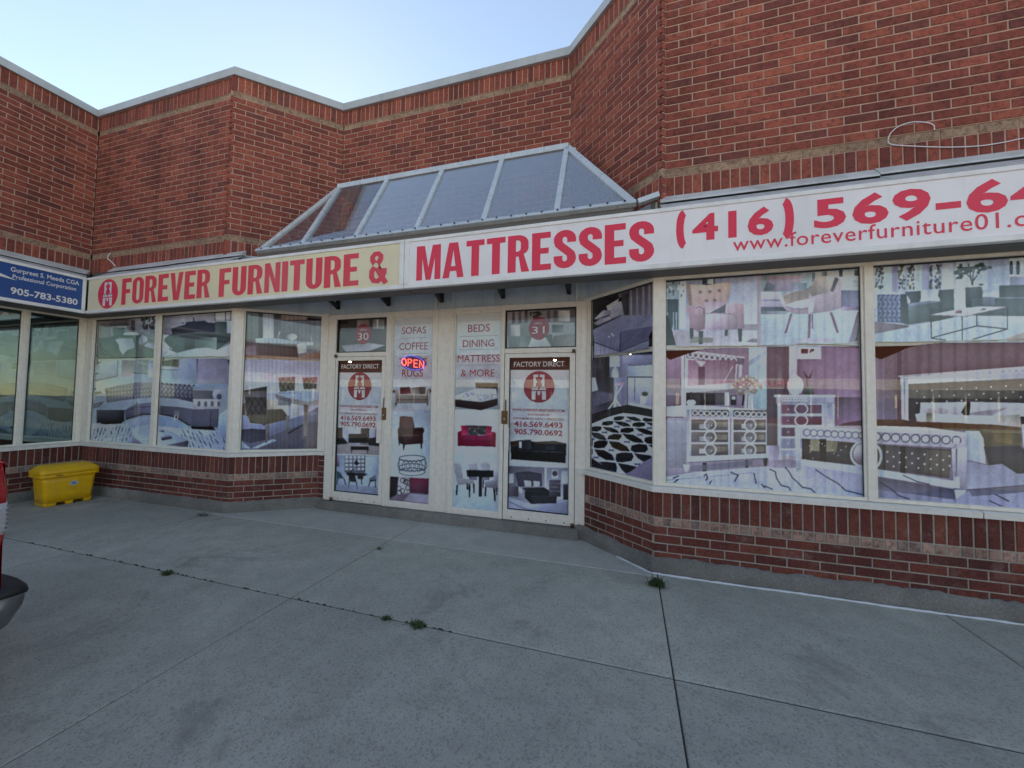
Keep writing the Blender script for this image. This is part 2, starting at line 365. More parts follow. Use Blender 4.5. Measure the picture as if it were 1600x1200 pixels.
def lay_bricks():
    def score(b):
        W = b[1]; P = [W.pt(a, b[6], z) for a, z in ((b[2], b[4]), (b[3], b[4]), (b[3], b[5]), (b[2], b[5]))]
        if any((np.array(p)-CP)@FW < .3 for p in P): return 0
        q = [pr(p) for p in P]; cx = sum(a for a, _ in q)/4; cy = sum(b_ for _, b_ in q)/4
        if not (-5 < cx < 1605 and -5 < cy < 1205): return 0
        if W.n@(CP[:2]-W.p0) < 0: return 0
        if b[4] < 3.64 and b[4] > 3.5 and W.n[1] < -.9 and abs(W.p0[1]-YF) < .01: return 1e-3   # foot hidden by the flashing
        return abs(sum(q[i][0]*q[(i+1) % 4][1]-q[(i+1) % 4][0]*q[i][1] for i in range(4)))/2
    single = set()
    for kind in ('brick', 'soldier_brick', 'band_brick'):
        L = sorted([(score(b), i) for i, b in enumerate(BRICKS) if b[0] == kind], reverse=True)
        single |= {i for s, i in L[:300] if s > 0}
    cache = {}; rest = {}
    for i, b in enumerate(BRICKS):
        kind, W, l, r, z0, z1, t, tone, mat, part = b
        if i in single:
            k = (id(W), round(r-l, 4), round(z1-z0, 4), tone, mat)
            if k not in cache:
                W0 = Wall((0, 0), tuple(W.d)); V, Fc = brick_geo(W0, 0, r-l, 0, z1-z0, 0)
                me = bpy.data.meshes.new(kind); me.from_pydata(V, [], Fc); me.update(); face_cols(me, [tone]*len(Fc)); me.materials.append(M[mat]); cache[k] = me
            o = mesh_obj(kind, None, None, mesh=cache[k]); o.location = W.pt(l, t, z0); o.parent = part
        else:
            mb = rest.setdefault((part.name, kind, mat), (part, MB()))[1]; V, Fc = brick_geo(W, l, r, z0, z1, t); mb.add(V, Fc, tone)
    for (pn, kind, mat), (part, mb) in rest.items():
        tag(mb.build(kind, M[mat], part), kind='stuff')
lay_bricks()
# ---------------------------------------------------------------- body of the building behind the facade
rm = MB()
prof = [(XA, .8), (XA, YF), (xC-2*FIN, YF), (xC+1.014, YD), (xE-1.014, YD), (xE+2*FIN, YF), (7.2, YF), (7.2, 18), (-16, 18), (-16, .8)]
tri = tessellate_polygon([[Vector((x, y, 0)) for x, y in prof]])
rm.add([(x+(.1 if x == 7.2 else 0), y+(.05 if y < 10 else 0), 6.24) for x, y in prof], [tuple(reversed(t)) for t in tri])
inb(rm.build('roof', M['foundation']))
sm = MB(); sm.box(7.08, 7.2, YF+.13, 18, 0, 6.28); sm.box(-16, 7.2, 17.9, 18.02, 0, 6.28); sm.box(-16.1, -15.98, .8, 18, 0, 6.28); sm.box(-16, XA-.12, .8, .92, 0, 6.28)
inb(sm.build('outer_wall', M['mortar']))
# coping: folded metal pieces along each upper wall
def line_x(a, b, c, d):
    t = np.linalg.solve(np.array([b, -d]).T, np.array(c)-np.array(a)); return np.array(a)+np.array(b)*t[0]
path = [(XA, .8), (XA, YF), (xC-.01, YF), (xC+1.014, YD), (xE-1.014, YD), (xE+.01, YF), (7.2, YF)]
def offset_path(path, t):
    out = []; Ws = [Wall(path[i], path[i+1]) for i in range(len(path)-1)]
    for i in range(len(path)):
        if i == 0: q = Ws[0].p0+Ws[0].n*t
        elif i == len(path)-1: q = Ws[-1].p1+Ws[-1].n*t
        else: q = line_x(Ws[i-1].p0+Ws[i-1].n*t, Ws[i-1].d, Ws[i].p0+Ws[i].n*t, Ws[i].d)
        out.append(q)
    return out
po, pi_ = offset_path(path, .045), offset_path(path, -.30)
for i in range(len(path)-1):
    L = np.linalg.norm(po[i+1]-po[i]); k = max(1, round(L/2.7))
    for j in range(k):
        f0, f1 = j/k, (j+1)/k; up = .004*(j % 2)
        a0, a1 = po[i]*(1-f0)+po[i+1]*f0, po[i]*(1-f1)+po[i+1]*f1; b0, b1 = pi_[i]*(1-f0)+pi_[i+1]*f0, pi_[i]*(1-f1)+pi_[i+1]*f1
        e = (a1-a0)/np.linalg.norm(a1-a0)*.002
        if j: a0 = a0+e; b0 = b0+e
        m = MB().hexa([(*a0, 6.262-up), (*a1, 6.262-up), (*b1, 6.262), (*b0, 6.262), (*a0, 6.378+up), (*a1, 6.378+up), (*b1, 6.36+up), (*b0, 6.36+up)])
        inb(m.build('coping', M['copingm']))
# foundation
fpath = [(XA, .8), (XA, YF), LBC, (LBR[0]+.01, LBR[1]), (-4.26, 4.63)]
fpath2 = [(-.615, 4.63), (LEL[0]-.01, LEL[1]), LEF, (7.2, YF)]
def foundation(path, amp):
    prof = [(.040, -.03), (.036, .03), (.030, .10), (.014, .15), (-.05, .153)]
    rows = []
    for (t, z) in prof:
        pts = offset_path(path, t); row = []
        for i in range(len(pts)-1):
            n = max(2, int(np.linalg.norm(np.array(path[i+1])-np.array(path[i]))/.045))
            for k in range(n if i < len(pts)-2 else n+1): row.append((*(pts[i]+(pts[i+1]-pts[i])*k/n), z))
        rows.append(row)
    n = len(rows[0]); V = []; ph = random.uniform(0, 9)
    for r, row in enumerate(rows):
        for k, (x, y, z) in enumerate(row):
            j = amp*(math.sin(k*.21+ph+r)*.4+math.sin(k*.63+ph*2+r*1.7)*.3+random.uniform(-.5, .5)) if 0 < r < 4 else 0
            V.append((x+j*.25*(1 if r < 3 else 0), y-j*.3*(1 if r < 3 else .5), z+j*(.9 if r >= 2 else .3)))
    Fc = [(r*n+k, r*n+k+1, (r+1)*n+k+1, (r+1)*n+k) for r in range(len(rows)-1) for k in range(n-1)]
    return inb(mesh_obj('foundation', V, Fc, M['foundation'], None, True))
foundation(fpath, .010); foundation(fpath2, .022)
st = MB().box(-4.30, -.56, 4.545, 4.8, -.02, .124)
inb(bevel(st.build('door_step', M['foundation']), .012))
# white sealant bead along the right bay
q_ = offset_path(fpath2, .046); bp = [q_[1]*.45+q_[2]*.55, q_[2], q_[3]]; pts = []
for i in range(len(bp)-1):
    a, b = np.array(bp[i]), np.array(bp[i+1]); n = max(1, int(np.linalg.norm(b-a)/.05))
    for k in range(n): q = a+(b-a)*k/n; pts.append((q[0]+.0*k, q[1]-.012*abs(math.sin(k*.13))+random.uniform(-.003, .003), .006))
inb(MB().tube(pts, [random.uniform(.007, .012) for _ in pts], 6).build('sealant_bead', M['white'], None, True))
# ================================================================== windows
WB, WF, WC, WE, WA = Wall((XA, YF), LBC), Wall(LEF, (7.2, YF)), Wall(LBC, LBR), Wall(LEL, LEF), Wall((XA, .8), (XA, YF))
WP = Wall((-4.30, YP), (-.48, YP))
ZG0, ZG1 = .852, 2.822
PANES = {}
def bprt(mb, name, mat, bev=.003): return inb(bevel(mb.build(name, M[mat]), bev, 1))
def window(key, W, s0, s1, glass='glass', rail=True):
    """one glazed light: frame mesh with its pane, inner rail as sub-parts"""
    f = MB(); b = .018
    f.lbox(W, s0, s1, -.065, -.004, ZG0-.03, ZG0); f.lbox(W, s0, s1, -.065, .006, ZG1, ZG1+.033)
    f.lbox(W, s0, s0+b, -.06, -.012, ZG0, ZG1); f.lbox(W, s1-b, s1, -.06, -.012, ZG0, ZG1)
    o = bprt(f, 'window', 'frame', .002)
    g = MB().lbox(W, s0+b, s1-b, -.04, -.034, ZG0, ZG1).build('pane', M[glass], o)
    k = MB(); e = .008
    k.lbox(W, s0+b, s1-b, -.034, -.024, ZG1-e*1.6, ZG1); k.lbox(W, s0+b, s0+b+e*.6, -.034, -.026, ZG0, ZG1-e*1.6); k.lbox(W, s1-b-e*.6, s1-b, -.034, -.026, ZG0, ZG1-e*1.6)
    k.build('gasket', M['gasket'], o)
    if rail: MB().lbox(W, s0+b, s1-b, -.10, -.075, 2.135, 2.185).build('inner_rail', M['frame'], o)
    PANES[key] = (W, s0+b, s1-b, ZG0, ZG1, o); return o
X0 = XA
window('B1', WB, .165, 1.655); window('B2', WB, 1.745, 3.225)
sC0 = .5*(WC.px(386, 486.5)[0]+WC.px(373, 702)[0]); sC1 = .5*(WC.px(508, 497)[0]+WC.px(501.5, 700)[0])
window('C', WC, sC0-.018, sC1+.018)
sE0 = .5*(WE.px(921, 475)[0]+WE.px(920, 728)[0]); sE1 = .5*(WE.px(1018, 445)[0]+WE.px(1018, 750)[0])
window('E', WE, sE0-.018, sE1+.018)
window('F1', WF, .092, 1.690); window('F2', WF, 1.745, 3.40); window('F3', WF, 3.46, 5.1); window('F4', WF, 5.16, 6.8)
window('A1', WA, 2.545, 3.115, 'greenglass', False); window('A2', WA, .9, 2.49, 'greenglass', False)
# posts and mullions
def post(W, s0, s1, t0=-.07, t1=.004, z0=ZG0-.03, z1=ZG1+.033, name='mullion'):
    f = MB().lbox(W, s0, s1, t0, t1, z0, z1); return bprt(f, name, 'frame', .003)
post(WB, 1.655, 1.745); post(WF, 1.690, 1.745); post(WF, 3.40, 3.46); post(WF, 5.10, 5.16); post(WF, 6.8, 6.93); post(WA, 2.49, 2.545); post(WA, .80, .9)
post(WB, .005, .165); post(WA, 3.115, 3.184)
inb(bevel(MB().box(-4.405, -4.276, 4.612, 4.69, .822, 2.86).build('jamb', M['frame']), .003, 1))
inb(MB().box(-4.43, -4.276, 4.64, 4.69, 2.861, 3.62).build('spandrel_panel', M['panel']))
def corner_post(P, sa, Wa, Wb, sb):
    a, c = Wa.pt(sa, .004, 0), Wb.pt(sb, .004, 0); q = line_x(Wa.p0+Wa.n*.004, Wa.d, Wb.p0+Wb.n*.004, Wb.d)
    ai, ci = Wa.pt(sa, -.07, 0), Wb.pt(sb, -.07, 0); m = MB(); z0, z1 = ZG0-.03, ZG1+.033
    V = [(p[0], p[1], z) for z in (z0, z1) for p in (a, q, c, ci, ai)]
    m.add(V, [(0, 1, 6, 5), (1, 2, 7, 6), (2, 3, 8, 7), (3, 4, 9, 8), (4, 0, 5, 9), (4, 3, 2, 1, 0), (5, 6, 7, 8, 9)])
    return inb(m.build('corner_post', M['frame']))
corner_post(LBC, 3.225, WB, WC, sC0-.018); corner_post(LEF, sE1+.018, WE, WF, .092)
post(WC, sC1+.018, WC.L+.02); post(WE, -.03, sE0-.018)
# sills
def sill(path, name='sill'):
    rows = []
    prof = [(-.08, .768), (.040, .765), (.042, .808), (.02, .816), (-.08, .824)]
    for t, z in prof: rows.append([(*q, z) for q in offset_path(path, t)])
    for i in range(len(path)-1):
        V = [rows[r][i+k] for k in (0, 1) for r in range(5)]
        Fc = [(r, r+1, 5+r+1, 5+r) for r in range(4)]+[(4, 0, 5, 9), (0, 4, 3, 2, 1), (5, 6, 7, 8, 9)]
        inb(mesh_obj(name, V, [tuple(reversed(f)) for f in Fc], M['sill']))
sill([(XA, .8), (XA, YF), LBC, LBR, (-4.275, 4.63)]); sill([(-.60, 4.63), LEL, LEF, (2.62, YF)])
sill([(2.63, YF), (7.2, YF)])
# ================================================================== door wall
ZD0, ZD1, ZT0, ZT1 = .127, 2.21, 2.272, 2.765
def dpost(x0, x1, z0=.127, z1=2.83, name='mullion', mat='frame'):
    return bprt(MB().box(x0, x1, YP-.012, YP+.07, z0, z1), name, mat, .003)
for a, b in ((-4.275, -4.140), (-3.278, -3.195), (-2.545, -2.470), (-2.290, -2.232), (-1.565, -1.522), (-.615, -.50)): dpost(a, b)
inb(bevel(MB().box(-2.470, -2.290, YP+.002, YP+.06, .127, 2.83).build('filler_panel', M['frame']), .002, 1))
def hbar(x0, x1, z0, z1, name='transom_bar'): return bprt(MB().box(x0, x1, YP-.006, YP+.07, z0, z1), name, 'frame', .003)
for a, b in ((-4.140, -3.278), (-1.522, -.615)): hbar(a, b, ZD1, ZT0)
for a, b in ((-4.140, -3.278), (-3.195, -2.545), (-2.232, -1.565), (-1.522, -.615)): hbar(a, b, ZT1, 2.83, 'head_rail')
def lite(key, x0, x1, z0, z1, name='window'):
    f = MB(); b = .014
    for bx in ((x0, x0+b, z0, z1), (x1-b, x1, z0, z1), (x0+b, x1-b, z0, z0+b), (x0+b, x1-b, z1-b, z1)): f.box(bx[0], bx[1], YP+.01, YP+.05, bx[2], bx[3])
    o = inb(f.build(name, M['gasket' if name == 'transom_window' else 'frame']))
    MB().box(x0+b, x1-b, YP+.026, YP+.032, z0+b, z1-b).build('pane', M['glass'], o)
    PANES[key] = (Wall((x0, YP), (x1, YP)), b, x1-x0-b, z0+b, z1-b, o); return o
hbar(-3.195, -2.545, .127, .19, 'bottom_rail'); hbar(-2.232, -1.565, .127, .19, 'bottom_rail')
lite('S1', -3.195, -2.545, .19, ZT1); lite('S2', -2.232, -1.565, .19, ZT1)
lite('T1', -4.140, -3.278, ZT0, ZT1, 'transom_window'); lite('T2', -1.522, -.615, ZT0, ZT1, 'transom_window')
def door(key, x0, x1, gx0, gx1, hinge_left):
    f = MB(); y0, y1 = YP-.004, YP+.045; a, b = x0+.004, x1-.004
    f.box(a, gx0, y0, y1, ZD0+.004, ZD1-.004); f.box(gx1, b, y0, y1, ZD0+.004, ZD1-.004)
    f.box(gx0, gx1, y0, y1, ZD0+.004, .255); f.box(gx0, gx1, y0, y1, 2.153, ZD1-.004)
    o = bprt(f, 'door', 'frame', .003)
    k = MB(); e = .007
    for bx in ((gx0, gx0+e, .255, 2.153), (gx1-e, gx1, .255, 2.153), (gx0+e, gx1-e, .255, .255+e), (gx0+e, gx1-e, 2.153-e, 2.153)): k.box(bx[0], bx[1], YP+.012, YP+.04, bx[2], bx[3])
    k.build('gasket', M['gasket'], o)
    MB().box(gx0+e, gx1-e, YP+.024, YP+.030, .255+e, 2.153-e).build('pane', M['glass'], o)
    PANES[key] = (Wall((gx0, YP), (gx1, YP)), e, gx1-gx0-e, .255+e, 2.153-e, o)
    hx = x0+.02 if hinge_left else x1-.02
    mk = MB(); mk.tube([(hx, YP-.03, ZD1-.01), (hx, YP-.03, ZD1+.03)], .02, 10); mk.tube([(hx, YP-.03, .132), (hx, YP-.03, .172)], .02, 10); mk.build('pivot', M['brass'], o, True)
    sc = MB()
    for q in range(4):
        sx = x0+.12+q*(x1-x0-.24)/3; sc.tube([(sx, YP-.004, .165), (sx, YP-.008, .165)], .008, 8)
    sc.build('screw', M['black'], o)
    return o
d1 = door('D1', -4.137, -3.281, -4.102, -3.341, True); d2 = door('D2', -1.518, -.619, -1.457, -.690, False)
def door_kit(o, u0, u1, vl0, vl1, pu0, pu1, vp0, vp1, cu, cv0, cv1):
    a, b = onY(u0, vl1, YP-.02), onY(u1, vl0, YP-.02)
    bevel(MB().box(a[0], b[0], YP-.03, YP-.004, a[2], b[2]).build('lock_case', M['brass'], o), .004)
    cx, cz = (a[0]+b[0])/2, (a[2]+b[2])/2
    MB().tube([(cx, YP-.029, cz-.02), (cx, YP-.038, cz-.02)], .014, 12).build('lock_cylinder', M['steel'], o, True)
    a, b = onY(pu0, vp1, YP-.02), onY(pu1, vp0, YP-.02)
    bevel(MB().box(a[0], b[0], YP-.03, YP-.0045, a[2], b[2]).build('pull_plate', M['sill'], o), .005)
    P, Q = onY(cu, cv0, YP-.02), onY(cu, cv1, YP-.02); n = 9
    ch = MB()
    for k in range(n):
        z = P[2]+(Q[2]-P[2])*(k+.5)/n; r = abs(Q[2]-P[2])/n*.62
        pts = [(P[0]+(math.cos(t)*r*.55 if k % 2 else 0), YP-.014+(0 if k % 2 else math.cos(t)*r*.5), z+math.sin(t)*r) for t in [2*PI*i/8 for i in range(9)]]
        ch.tube(pts, .0045, 5, cap=False)
    ch.build('chain', M['black'], o, True)
door_kit(d1, 596.5, 603, 637, 656, 588, 596, 658, 692, 599.5, 622, 637); door_kit(d2, 783.5, 793, 642, 662, 787, 795, 668, 704, 790, 625, 642)
# spandrel panels above the doors and over the angled lights
sp = [(-4.275, -2.52), (-2.50, -2.27), (-2.25, -.62), (-.60, -.50)]
for a, b in sp: inb(MB().box(a, b, YP+.012, YP+.05, 2.83, 3.62).build('spandrel_panel', M['panel']))
for a, b in ((-2.52, -2.50), (-2.27, -2.25), (-.62, -.60)): dpost(a, b, 2.83, 3.62, 'trim')
for W in (WC, WE): inb(MB().lbox(W, -.02, W.L+.02, -.06, -.012, ZG1+.033, 3.62).build('spandrel_panel', M['panel']))
inb(MB().box(-8.55, LBC[0]+.03, YF+.005, YF+.1, ZG1+.033, 3.62).build('fascia', M['soffit']))
inb(MB().box(LEF[0]-.03, 7.2, YF+.005, YF+.1, ZG1+.033, 3.62).build('fascia', M['soffit']))
inb(MB().box(XA-.1, XA-.005, .8, YF, ZG1+.033, 3.62).build('fascia', M['soffit']))
lg = MB().add([(-5.3, 4.0, 3.60), (xC+1.05, YD+.1, 3.60), (xE-1.05, YD+.1, 3.60), (.25, 4.0, 3.60), (-.50, 4.66, 3.60), (-4.39, 4.66, 3.60)], [(0, 5, 1), (5, 4, 2, 1), (4, 3, 2)])
inb(lg.build('ledge', M['panel']))
lw = MB()
for W_ in (UP_W['C'][0], UP_W['E'][0]): lw.lbox(W_, .0, W_.L, -.12, -.03, 3.3, 3.6)
inb(lw.build('ledge_wall', M['mortar']))
# soffit under the sign line, from window head out to the cabinets
for a, b in ((-8.04, LBC[0]+.1), (LEF[0]-.1, 7.2)): inb(MB().box(a, b, 3.985, YF+.02, 2.862, 2.885).build('soffit', M['soffit']))
inb(MB().box(XA, -8.06, .8, YF+.02, 2.862, 2.885).build('soffit', M['soffit']))
# interior of the shop
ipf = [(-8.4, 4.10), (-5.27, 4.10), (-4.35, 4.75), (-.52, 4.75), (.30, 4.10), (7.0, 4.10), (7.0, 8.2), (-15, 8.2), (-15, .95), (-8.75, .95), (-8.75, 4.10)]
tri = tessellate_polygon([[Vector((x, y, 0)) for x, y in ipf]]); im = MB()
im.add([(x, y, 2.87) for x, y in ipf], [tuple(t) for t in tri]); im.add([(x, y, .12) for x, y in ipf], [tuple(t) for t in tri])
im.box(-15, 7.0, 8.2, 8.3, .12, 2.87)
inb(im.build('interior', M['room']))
# ================================================================== skylight
RY, RZ, EY, EZ = 4.60, 4.735, 3.955, 3.60
BX = [-4.14, -3.30, -2.435, -1.58, -.745]; EX0, EX1 = -4.88, .03
sk = inb(empty('skylight', (-2.4, 4.2, 3.6))); sk.location = (0, 0, 0)
def skp(x, f): return (x, EY+(RY-EY)*f, EZ+(RZ-EZ)*f)
nrm = Vector((0, -(RZ-EZ), RY-EY)).normalized()
for x in BX: bevel(MB().bar(skp(x, 0), skp(x, 1), .062, .06, nrm).build('glazing_bar', M['skyframe'], sk), .004)
bevel(MB().bar((BX[0]-.02, RY, RZ+.012), (BX[-1]+.02, RY, RZ+.012), .075, .07).build('ridge_bar', M['skyframe'], sk), .004)
bevel(MB().bar((EX0, EY, EZ), (BX[0], RY, RZ), .06, .055, nrm).build('hip_bar', M['skyframe'], sk), .004)
bevel(MB().bar((EX1, EY, EZ), (BX[-1], RY, RZ), .075, .06, nrm).build('hip_bar', M['skyframe'], sk), .004)
bevel(MB().bar((EX0-.03, EY-.012, EZ+.005), (EX1+.03, EY-.012, EZ+.005), .05, .055, nrm).build('eave_bar', M['skyframe'], sk), .004)
sc = MB()
for k in range(29):
    x = EX0+.08+k*(EX1-EX0-.16)/28; c = Vector((x, EY-.012, EZ+.012))+nrm*.028; sc.tube([c, c+nrm*.008], .011, 8)
sc.build('screw', M['black'], sk)
def pane(P, name='pane', mt='skyglassdusty'):
    P = [Vector(p) for p in P]; n = (P[1]-P[0]).cross(P[2]-P[0]).normalized()*.006; k = len(P)
    V = P+[p+n for p in P]; mesh_obj(name, V, [tuple(range(k-1, -1, -1)), tuple(range(k, 2*k))]+[(i, (i+1) % k, k+(i+1) % k, k+i) for i in range(k)], M[mt], sk)
for i in range(4): pane([skp(BX[i]+.03, .02), skp(BX[i+1]-.03, .02), skp(BX[i+1]-.03, .97), skp(BX[i]+.03, .97)], mt='skyglass' if i == 0 else 'skyglassdusty')
pane([skp(EX0+.07, .02), skp(BX[0]-.03, .02), skp(BX[0]-.03, .94)], mt='skyglass'); pane([skp(BX[-1]+.03, .02), skp(EX1-.07, .02), skp(BX[-1]+.03, .94)])
pane([(EX0, EY+.03, EZ+.01), (BX[0]-.02, RY+.02, RZ-.03), (-4.46, 4.96, 3.64)], mt='skyglass'); pane([(EX1, EY+.03, EZ+.01), (BX[-1]+.02, RY+.02, RZ-.03), (-.77, 4.96, 3.64)], mt='skyglass')
MB().box(BX[0]-.1, BX[-1]+.1, RY+.04, YD-.004, RZ-.02, RZ+.02).build('ridge_flashing', M['flash'], sk)
MB().box(EX0, EX1, EY+.005, EY+.03, 3.38, EZ-.03).build('curb', M['soffit'], sk)
bevel(MB().bar((.075, 3.93, 3.60), (.27, 3.945, 3.655), .07, .05).build('end_flashing', M['skyframe'], sk), .003)
# knee braces carrying the sign across the recess
for x in (-4.115, -3.25, -2.42, -1.55, -.705):
    m = MB(); m.box(x-.022, x+.022, YP-.045, YP-.001, 2.915, 3.36); m.bar((x, YP-.03, 2.945), (x, 3.99, 3.19), .044, .045); m.box(x-.022, x+.022, 3.985, YP-.046, 3.33, 3.37)
    inb(m.build('knee_brace', M['black']))
# flashing between the brickwork and the sign cabinets
def flash(x0, x1, n, jig):
    L = (x1-x0)/n
    for k in range(n):
        a, b = x0+k*L+.002, x0+(k+1)*L-.002; j = random.uniform(-jig, jig); j2 = random.uniform(-jig, jig); m = MB()
        m.hexa([(a, 3.905, 3.560+j), (b, 3.905, 3.560+j2), (b, 3.985, 3.585), (a, 3.985, 3.585), (a, 3.912, 3.578+j), (b, 3.912, 3.578+j2), (b, 3.985, 3.655+j), (a, 3.985, 3.655+j)])
        m.hexa([(a, 3.715, 3.400), (b, 3.715, 3.400), (b, 3.92, 3.535+j2), (a, 3.92, 3.535+j), (a, 3.715, 3.412), (b, 3.715, 3.412), (b, 3.92, 3.547+j2), (a, 3.92, 3.547+j)])
        inb(m.build('flashing', M['flash']))
flash(-8.0, -5.15, 2, .006); flash(.28, 7.2, 4, .008)
m = MB()
m.hexa([(XA+.002, .8, 3.585), (-8.51, .8, 3.56), (-8.51, 3.90, 3.56), (XA+.002, 3.98, 3.585), (XA+.002, .8, 3.655), (-8.51, .8, 3.578), (-8.51, 3.90, 3.578), (XA+.002, 3.98, 3.655)])
m.hexa([(-8.52, .8, 3.535), (-8.06, .8, 3.40), (-8.06, 3.70, 3.40), (-8.52, 3.90, 3.535), (-8.52, .8, 3.547), (-8.06, .8, 3.412), (-8.06, 3.70, 3.412), (-8.52, 3.90, 3.547)])
inb(m.build('flashing', M['flash']))
# ================================================================== lettering
def arc(cx, cy, rx, ry, a0, a1, n=6): return [(cx+rx*math.cos(math.radians(a0+(a1-a0)*k/n)), cy+ry*math.sin(math.radians(a0+(a1-a0)*k/n))) for k in range(n+1)]
def stroke(path, w):
    P = [np.array(p, float) for p in path]; L, R = [], []
    for i, p in enumerate(P):
        d = P[min(i+1, len(P)-1)]-P[max(i-1, 0)]; d /= np.linalg.norm(d); n = np.array([-d[1], d[0]])*w/2; L.append(tuple(p+n)); R.append(tuple(p-n))
    return L+R[::-1]
def glyphs():
    s, b = .182, .158; G = {}
    G['F'] = (.40, [[(0, 0), (0, 1), (.40, 1), (.40, 1-b), (s, 1-b), (s, .58), (.36, .58), (.36, .43), (s, .43), (s, 0)]])
    G['E'] = (.41, [[(0, 0), (0, 1), (.40, 1), (.40, 1-b), (s, 1-b), (s, .585), (.36, .585), (.36, .435), (s, .435), (s, b), (.41, b), (.41, 0)]])
    wO = .47
    G['O'] = (wO, [arc(wO/2, .77, wO/2, .23, 180, 0, 10)+arc(wO/2, .23, wO/2, .23, 0, -180, 10), arc(wO/2, .77, wO/2-s+.01, .10, 180, 0, 8)+arc(wO/2, .23, wO/2-s+.01, .10, 0, -180, 8)])
    wR = .46
    G['R'] = (wR+.02, [[(0, 0), (0, 1)]+arc(.22, .77, wR-.22, .23, 90, 0, 6)+[(wR, .66)]+arc(.30, .64, wR-.30, .17, 0, -70, 4)+[(wR+.02, 0), (wR-.155, 0), (.245, .42), (s, .42), (s, 0)],
                       [(s, .555), (s, .86)]+arc(.22, .77, wR-s-.22+.01, .09, 90, 0, 4)+[(wR-s+.01, .65)]+arc(.22, .645, wR-s-.22+.01, .09, 0, -90, 4)])
    wV = .50; G['V'] = (wV, [[(0, 1), (.175, 1), (.25, .27), (.325, 1), (wV, 1), (.355, 0), (.145, 0)]])
    wU = .46; G['U'] = (wU, [[(0, 1), (0, .24)]+arc(wU/2, .24, wU/2, .24, 180, 360, 10)+[(wU, 1), (wU-s, 1), (wU-s, .24)]+arc(wU/2, .24, wU/2-s, .10, 360, 180, 8)+[(s, 1)]])
    wN = .48; G['N'] = (wN, [[(0, 0), (0, 1), (.16, 1), (wN-.15, .42), (wN-.15, 1), (wN, 1), (wN, 0), (wN-.15, 0), (.15, .60), (.15, 0)]])
    G['I'] = (s, [[(0, 0), (0, 1), (s, 1), (s, 0)]])
    G['T'] = (.43, [[(0, 1), (.43, 1), (.43, 1-b), (.215+s/2, 1-b), (.215+s/2, 0), (.215-s/2, 0), (.215-s/2, 1-b), (0, 1-b)]])
    wM = .62; G['M'] = (wM, [[(0, 0), (0, 1), (.21, 1), (wM/2, .36), (wM-.21, 1), (wM, 1), (wM, 0), (wM-.15, 0), (wM-.15, .64), (wM/2+.065, 0), (wM/2-.065, 0), (.15, .64), (.15, 0)]])
    wA = .52; G['A'] = (wA, [[(0, 0), (.15, 1), (wA-.15, 1), (wA, 0), (wA-.16, 0), (wA-.185, .19), (.185, .19), (.16, 0)], [(.205, .33), (wA/2, .80), (wA-.205, .33)]])
    wS = .46; q = s/2
    G['S'] = (wS, [stroke([(wS-q, .67), (wS-q, .74)]+arc(wS/2, .76, wS/2-q, .24-q, 5, 175, 8)+[(q, .72), (q+.02, .63), (wS/2-.03, .53), (wS/2+.03, .47), (wS-q-.02, .37), (wS-q, .28)]+arc(wS/2, .24, wS/2-q, .24-q, -5, -175, 8)+[(q, .26), (q, .33)], s)])
    G['&'] = (.50, 'amp'); return G
GL = glyphs()
def tess(contours):
    V = []; tri = tessellate_polygon([[Vector((x, y, 0)) for x, y in c] for c in contours])
    for c in contours: V += c
    out = []
    for t in tri:
        a, b, c = (V[i] for i in t)
        if (b[0]-a[0])*(c[1]-a[1])-(b[1]-a[1])*(c[0]-a[0]) < 0: t = (t[0], t[2], t[1])
        out.append(tuple(t))
    return V, out
def block_word(word, x0, x1, z0, z1, gap=.055):
    """condensed bold capitals fitted into a rectangle -> 2D verts, tris"""
    V, T = [], []; tot = sum(GL[c][0] for c in word)+gap*(len(word)-1); k = (x1-x0)/tot; x = 0
    for c in word:
        wd, g = GL[c]
        if g == 'amp':
            st_ = [stroke([(.50, .0), (.40, .16), (.17, .60), (.10, .74), (.10, .84), (.17, .925), (.26, .925), (.335, .85), (.33, .74), (.25, .62), (.155, .515)], .15),
                   stroke([(.17, .52), (.09, .40), (.085, .22), (.15, .10), (.26, .085), (.36, .16), (.43, .30), (.44, .46)], .15)]
            for i, c_ in enumerate(st_):
                v, t = tess([c_]); n = len(V); V += [(x0+(x+a)*k, z0+bb*(z1-z0), .0018*i) for a, bb in v]; T += [tuple(q+n for q in tt) for tt in t]
        else:
            v, t = tess(g); n = len(V); V += [(x0+(x+a)*k, z0+bb*(z1-z0), 0) for a, bb in v]; T += [tuple(q+n for q in tt) for tt in t]
        x += wd+gap
    return V, T
def font_word(txt, x0, z0, h, x1=None, bold=0., xs=1., align='L', space=1.):
    """default face; h = cap height; fitted to x0..x1 when x1 is given"""
    c = bpy.data.curves.new('lettering', 'FONT'); c.body = txt; c.size = 1; c.offset = bold; c.space_character = space; c.resolution_u = 3
    o = bpy.data.objects.new('lettering', c); me = bpy.data.meshes.new_from_object(o)
    n = len(me.vertices); co = np.empty(n*3); me.vertices.foreach_get('co', co); co = co.reshape(-1, 3)
    fs = [tuple(p.vertices) for p in me.polygons]; cap = .69; k = h/cap
    lo, hi = co[:, 0].min(), co[:, 0].max()
    kx = (x1-x0)/(hi-lo) if x1 is not None else k*xs
    bpy.data.objects.remove(o); bpy.data.curves.remove(c); bpy.data.meshes.remove(me)
    return [(x0+(a-lo)*kx, z0+b*k, 0) for a, b, _ in co], fs
def put(name, VT, mat, parent, f):
    """2D lettering placed on a plane by f(x, z, lift)"""
    V, T = VT; V3 = [f(v[0], v[1], v[2]) for v in V]
    me = mesh_obj(name, V3, T, M[mat] if isinstance(mat, str) else mat, parent); return me
